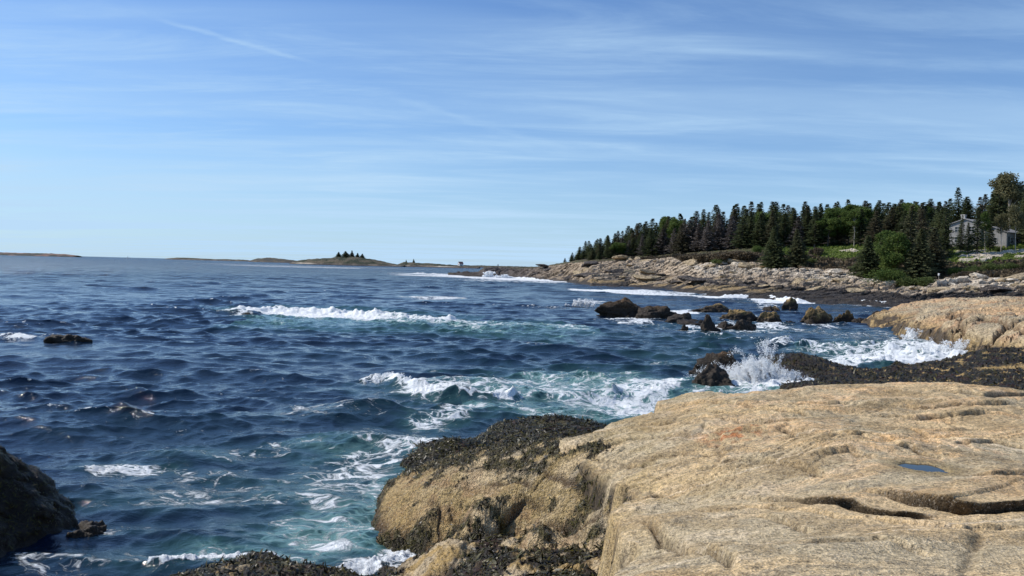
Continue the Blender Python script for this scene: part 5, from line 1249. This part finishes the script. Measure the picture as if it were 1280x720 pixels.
# ------------------------------------------------------------------ far islands
M_ISLE = rock_material('island_ground', 0.03, coarse=.12)
def island(name, D, prof, label, colfn, depth=60):
    """prof: (u, v of the top) along the island"""
    us = np.array([p[0] for p in prof], float); vs = np.array([p[1] for p in prof], float)
    U = np.linspace(us[0], us[-1], 260); T = np.linspace(-1, 1, 50); UU, TT = np.meshgrid(U, T)
    X = np.array([W(u, 330, D=D)[0] for u in U]); top = np.array([W(u, np.interp(u, us, vs), D=D)[2] for u in U])
    x = np.broadcast_to(X, UU.shape); taper = np.sqrt(np.clip((U - us[0]) * (us[-1] - U), 0, None)) / (us[-1] - us[0]) * 2
    y = D + TT * depth * (.35 + .65 * taper)[None]
    b = 1 - np.abs(TT) ** 2.2; z = np.broadcast_to(top, UU.shape) * b
    n_ = fbm(x * .03, y * .03, 0, 5, int(D) % 37); z = z * (1 + .15 * n_) + .7 * fbm(x * .12, y * .12, 0, 3, 3) * sst(b, 0, .3) - .4 * (1 - b)
    c = colfn(UU, TT, z, x, y)
    me = mk_mesh(name, np.stack([x, y, z], -1).reshape(-1, 3), grid_faces(*UU.shape), M_ISLE, True, {'weed': np.zeros(UU.size)}, {'Col': c.reshape(-1, 3)})
    obj(name, me, kind='structure', label=label)
    return lambda u, t=0.: (W(u, 330, D=D)[0], D + t * depth, float(np.interp(u, us, [W(a, b_, D=D)[2] for a, b_ in zip(us, vs)])) * .93)
def isle_col(pale0, pale1, grass=np.array([.036, .048, .024])):
    def f(U, T, z, x, y):
        n = sst(fbm(x * .05, y * .05, 0, 4, 8), -.2, .3); c = lerp(grass * .9, np.array([.12, .10, .065]), n)
        rk = sst(z + .8 * fbm(x * .06, y * .06, 2, 3, 9), 3.6, 2.2); rc = lerp(np.array([.11, .09, .075]), np.array([.26, .21, .16]), n)
        pl = sst(U, pale0 - 4, pale0 + 3) * sst(U, pale1 + 10, pale1 - 10); rc = lerp(rc, np.broadcast_to(PALE * 1.15, rc.shape), pl * sst(z, .8, 1.8)); c = lerp(c, rc, rk)
        return lerp(c, np.broadcast_to(np.array([.035, .03, .028]), c.shape), sst(z, 1.5, .7))
    return f
top1 = island('island', 1500, [(366, 328), (378, 325.2), (395, 323.8), (412, 322.6), (425, 321.6), (440, 321.2), (452, 322.3), (466, 324.8), (480, 327.6), (496, 330.6), (506, 331.6)], 'grassy island with a pale rock shore and a clump of trees', isle_col(378, 400), 70)
top2 = island('island', 1650, [(494, 331.4), (504, 328.4), (520, 328.2), (545, 330), (560, 331.2), (575, 332.2), (590, 333.4), (600, 333.2)], 'long low island carrying the white house', isle_col(549, 562), 50)
island('far_shore', 3000, [(560, 331.2), (600, 331.9), (640, 332.8), (690, 334.0)], 'dark line of low land on the horizon behind the island end', isle_col(0, 1), 60)
island('island', 2600, [(314, 325.6), (324, 322.9), (334, 322.6), (348, 323.3), (364, 325.2), (376, 327)], 'low bare island tinted a hazy grey left of the wooded one', isle_col(0, 1, np.array([.075, .08, .075])), 80)  # greyer, lighter ground colour stands in for haze over the distance
island('far_shore', 3200, [(-60, 314.2), (0, 315.6), (20, 316.2), (60, 317.0), (85, 318.2), (98, 319.8)], 'low pinkish brown land on the horizon at the left', lambda U, T, z, x, y: lerp(np.broadcast_to(np.array([.25, .15, .12]), U.shape + (3,)), np.array([.06, .06, .05]) + np.zeros(U.shape + (3,)), sst(fbm(x * .02, y * .02, 0, 3, 4) + .4 * sst(U, 10, 60), -.1, .3)), 90)
island('far_shore', 3400, [(208, 323.2), (222, 322.0), (240, 322.6), (255, 323.4), (268, 324.0), (285, 324.1), (305, 324.8), (318, 326)], 'thin dark line of ledges on the horizon', isle_col(0, 1), 60)
for i, (u, hp, wf, lb) in enumerate([(424, 8, 1.6, 'square topped tree at the left of the island clump'), (433.5, 8.5, 2.2, 'widest tree of the clump on the island'), (440.5, 9.5, 1.0, 'tallest pointed tree of the island clump'), (447, 7, 1.3, 'narrow tree right of the tallest one on the island'), (452.5, 6.5, 1.7, 'rounded tree at the right end of the island clump')]):
    x, y, z = top1(u); h = hp * 1500 / F; k = h / 10
    plant('island_tree', 'full%d' % (i % 2), (x, y - 4, z - 1.0), (k * wf * 1.35, k * wf * 1.35, k), i * 1.1, lb, 'tree')
for i, (u, hp, lb) in enumerate([(508, 4.5, 'small tree at the left tip of the low island'), (517.5, 5.5, 'second, taller tree at the left end of the low island')]):
    x, y, z = top2(u); k = hp * 1650 / F / 10; plant('island_tree', 'full%d' % i, (x, y - 3, z - .8), (k * 1.1, k * 1.1, k), i, lb, 'tree')
x, y, z = top2(576)
house('house', 0, 0, math.radians(35), [(-4.6, 4.6, -3.6, 3.6, 5.2, 9.0, [(-3, -1.6, 1.6, 3.4), (.8, 2.2, 1.6, 3.4)], [(-1, 1, 1.6, 3.4)], (-.6, .4))], 'tiny white house with a dark red roof on the low island', roofm=M_REDROOF, wallm=M_WHITE, P=np.array([x, y - 8, z - .3]))

# small white boat on the horizon
bp = W(160, 320, D=2300); bt = bpy.data.objects.new('sailing_boat', None); COL.objects.link(bt); bt.location = (bp[0], bp[1], 0); tag(bt, 'tiny white sailing boat far out on the horizon at the left', 'boat')
def hull():
    V = []; Q = []; st = [(-4.5, 1.1), (-3, 1.4), (0, 1.6), (3, 1.0), (4.8, .05)]
    for x_, w in st: V += [(x_, -w, 1.2), (x_, -w * .6, -.2), (x_, 0, -.5), (x_, w * .6, -.2), (x_, w, 1.2)]
    for i in range(4):
        for k in range(4): a = i * 5 + k; Q.append((a, a + 5, a + 6, a + 1))
        Q.append((i * 5 + 4, i * 5 + 9, i * 5 + 5, i * 5))
    return V, Q + [(0, 1, 2, 3), (0, 3, 4, 4)]
obj('hull', msh('hull', [hull()], M_WHITE), bt); V, Q = tube_pts([(.4, 0, 1), (.4, 0, 8.5)], (.08, .05), 6); obj('mast', mk_mesh('mast', V, Q, M_TRIM), bt)
SV = []; SQ = []
for i in range(7):
    for j in range(4):
        a = i / 6; b = j / 3; SV.append((.2 - 3.6 * (1 - a) * b, .35 * math.sin(b * 3.1) * (1 - a), 1.8 + 6.4 * a))
for i in range(6):
    for j in range(3): k = i * 4 + j; SQ.append((k, k + 1, k + 5, k + 4))
so = obj('sail', msh('sail', [(SV, SQ)], M_WHITE), bt); sm = so.modifiers.new('thickness', 'SOLIDIFY'); sm.thickness = .03

# ------------------------------------------------------------------ person on the far cliff
def person(loc, rz):
    me = bpy.data.meshes.new('person')
    J = [((0, 0, .92), .15), ((0, 0, 1.12), .14), ((0, .01, 1.38), .17), ((0, .02, 1.50), .065), ((0, -.01, 1.60), .085), ((0, -.01, 1.72), .085),
         ((-.10, 0, .86), .10), ((-.13, -.02, .48), .07), ((-.14, .02, .08), .05), ((-.15, -.14, .035), .04),
         ((.10, 0, .86), .10), ((.14, .03, .48), .07), ((.16, .06, .08), .05), ((.17, -.10, .035), .04),
         ((-.20, .01, 1.40), .06), ((-.26, .03, 1.14), .045), ((-.22, -.08, .90), .035), ((-.20, -.12, .82), .03),
         ((.20, .01, 1.40), .06), ((.27, .03, 1.14), .045), ((.24, -.06, .90), .035), ((.23, -.10, .82), .03)]
    E = [(0, 1), (1, 2), (2, 3), (3, 4), (4, 5), (0, 6), (6, 7), (7, 8), (8, 9), (0, 10), (10, 11), (11, 12), (12, 13), (2, 14), (14, 15), (15, 16), (16, 17), (2, 18), (18, 19), (19, 20), (20, 21)]
    me.from_pydata([j[0] for j in J], E, []); o = obj('person', me)
    sk = o.modifiers.new('skin', 'SKIN'); sk.use_smooth_shade = True
    for v, j in zip(me.skin_vertices[0].data, J): v.radius = (j[1], j[1])
    me.skin_vertices[0].data[0].use_root = True
    o.modifiers.new('sub', 'SUBSURF').levels = 1; o.modifiers['sub'].render_levels = 1
    m, n, b = principled('dark_clothes'); tc = n.new('ShaderNodeTexCoord').outputs['Object']; sp = n.new('ShaderNodeSeparateXYZ'); n.put(sp.inputs[0], tc)
    c = n.mix(n.math('GREATER_THAN', sp.outputs[2], .92), (.03, .035, .05), (.05, .045, .05)); c = n.mix(n.math('GREATER_THAN', sp.outputs[2], 1.52), c, (.42, .26, .19)); c = n.mix(n.math('GREATER_THAN', sp.outputs[2], 1.68), c, (.03, .02, .015))
    n.put(b.inputs['Base Color'], c); me.materials.append(m); o.location = loc; o.rotation_euler = (0, 0, rz); tag(o, 'tiny person in dark clothes standing on top of the far sea cliff', 'person')
P = ground(622.5, s_at_depth(622.5, 366)); person(tuple(P + [0, 0, .0]), .6)

# ------------------------------------------------------------------ splash: thrown drops, threads of water and the thick foam below
M_SPRAY, _n, _b = principled('white_water'); _b.inputs['Base Color'].default_value = (.92, .94, .95, 1); _b.inputs['Roughness'].default_value = .45; _b.inputs['Subsurface Weight'].default_value = 0.0
def drops(C, R, seed):
    rg = np.random.default_rng(seed); n = len(C)
    oct_ = np.array([(1, 0, 0), (-1, 0, 0), (0, 1, 0), (0, -1, 0), (0, 0, 1), (0, 0, -1)], float); T = np.array([(0, 2, 4), (2, 1, 4), (1, 3, 4), (3, 0, 4), (2, 0, 5), (1, 2, 5), (3, 1, 5), (0, 3, 5)])
    sc = R[:, None] * rg.uniform(.6, 1.4, (n, 3)); V = (C[:, None] + oct_[None] * sc[:, None]).reshape(-1, 3); Q = (np.arange(n)[:, None, None] * 6 + T[None]).reshape(-1, 3)
    return V, Q
def splash(name, u, v, height, width, n_jets, n_drop, seed, label, lean=(.15, -.1), drop=.022):
    rg = np.random.default_rng(seed); c = W(u, v, z=0); C = []; R = []
    for j in range(n_jets):
        x0 = rg.normal() * width * .38; y0 = rg.normal() * .35
        vz = math.sqrt(2 * 9.81 * max(.15, height * rg.uniform(.35, 1.05) * math.exp(-(x0 / width) ** 2 * 1.6))); vx = x0 * rg.uniform(.5, 1.2) + rg.normal() * .5 + lean[0]; vy = rg.normal() * .5 + lean[1]
        tt = rg.uniform(.35, 1.5) * vz / 9.81; m = int(n_drop * rg.uniform(.4, 1.6))
        t = tt * np.clip(1 - np.abs(rg.normal(size=m)) * .45, 0, 1); spd = .035 + .06 * t[:, None]
        p = np.stack([c[0] + x0 + vx * t, c[1] + y0 + vy * t, vz * t - 4.9 * t * t], -1) + rg.normal(size=(m, 3)) * spd
        C.append(p); R.append(drop * np.exp(rg.normal(size=m) * .45) * (1.3 - .5 * t / (tt + 1e-6)))
    C = np.concatenate(C); R = np.concatenate(R); ok = C[:, 2] > -.1; V, Q = drops(C[ok], R[ok], seed)
    obj(name, mk_mesh(name, V, Q, M_SPRAY, True), kind='stuff', label=label)
splash('sea_spray', 955, 483, 1.9, .95, 46, 330, 61, 'tall fan of white splash bursting up between the wet rocks', (-.3, -.1), .0085)
splash('sea_spray', 948, 480, .95, 1.5, 260, 150, 75, 'broad white foot of the splash between the wet rocks', (-.2, -.1), .010)
splash('sea_spray', 915, 476, .7, 1.5, 90, 90, 62, 'lower arm of the splash thrown to the left over the wet black rock', (-.6, 0), .009)
splash('sea_spray', 985, 484, .6, 1.0, 90, 110, 76, 'low churned spray at the right foot of the splash', (.3, 0), .010)
splash('sea_spray', 1139, 426, 1.0, .6, 50, 60, 63, 'spray bursting against the front of the orange ledge', (.2, 0), .02)
splash('sea_spray', 1190, 445, 1.0, 2.6, 110, 60, 64, 'ragged spray thrown up where the surf meets the black shelf', (.3, 0), .018)
splash('sea_spray', 728, 383, 1.0, 1.8, 60, 90, 65, 'small burst of spray off the left end of the surf rocks', (.2, 0), .022)
splash('sea_spray', 612, 346.5, 2.6, 3.0, 60, 40, 66, 'white surf climbing the foot of the far cliff', (.2, 0), .11)
splash('sea_spray', 630, 347.5, 1.6, 3.5, 60, 40, 67, 'second burst of surf on the far cliff', (.2, 0), .11)
splash('sea_spray', 955, 372, .9, 3.0, 60, 120, 68, 'crest spray on the surf line below the tide zone', (.2, 0), .06)
splash('sea_spray', 492, 480, .35, .8, 60, 120, 70, 'spray lip on the breaking crest in the near water', (-.3, 0), .016)
def sheet_material():
    m, n, b = principled('water_sheet'); tc = n.new('ShaderNodeTexCoord').outputs['Object']; h = n.attr('h')
    b.inputs['Base Color'].default_value = (.90, .93, .95, 1); b.inputs['Roughness'].default_value = .35
    nz = n.noise(n.mapping(tc, (1, 1, .45)), 5.0, 7, .7, .6); mk = n.ss(n.math('SUBTRACT', nz, n.math('MULTIPLY', h, .30)), .36, .50)
    tr = n.new('ShaderNodeBsdfTransparent'); ms = n.new('ShaderNodeMixShader'); n.put(ms.inputs[0], n.math('MULTIPLY', mk, .8)); n.l.new(tr.outputs[0], ms.inputs[1]); n.l.new(b.outputs[0], ms.inputs[2]); n.l.new(ms.outputs[0], n.n['Material Output'].inputs[0])
    return m
def water_fan(u, v, width, height, lean, seed, label, thick=.5):
    c = W(u, v, z=0); A, Hh = np.meshgrid(np.linspace(-1, 1, 90), np.linspace(0, 1, 40)); VV = []; QQ = []; HH = []
    for k in range(4):
        prof = height * (1 - .25 * k) * (.55 + .45 * np.cos(A * 1.4)) * (.75 + .5 * fbm(A * 4, A * 0 + k, seed, 3, 31 + k)); t = Hh
        x = c[0] + A * width * (.55 + .55 * t) + lean * t * t + .12 * fbm(A * 3, t * 3, k, 3, 35); y = c[1] + (k - 1.5) * thick * .3 + .35 * thick * fbm(A * 2, t * 2, k + 5, 3, 37) - .35 * t * (k - 1.5) * thick
        z = prof * (1 - (1 - t) ** 1.6) - .08; o = len(VV) * A.size
        VV.append(np.stack([x, y, z], -1).reshape(-1, 3)); QQ.append(grid_faces(*A.shape) + o); HH.append(t.ravel())
    obj('sea_spray', mk_mesh('sea_spray', np.concatenate(VV), np.concatenate(QQ), M_SHEET, True, {'h': np.concatenate(HH)}), kind='stuff', label=label)
M_SHEET = sheet_material()
water_fan(958, 483, .75, 1.45, -.35, 3, 'torn sheet of white water rising in the middle of the splash')
water_fan(925, 477, 1.0, .75, -.5, 4, 'low torn sheet of white water running over the wet black rock')
water_fan(1190, 446, 2.2, .6, .4, 5, 'ragged sheet of surf against the black shelf', .9)
bpy.context.view_layer.update()
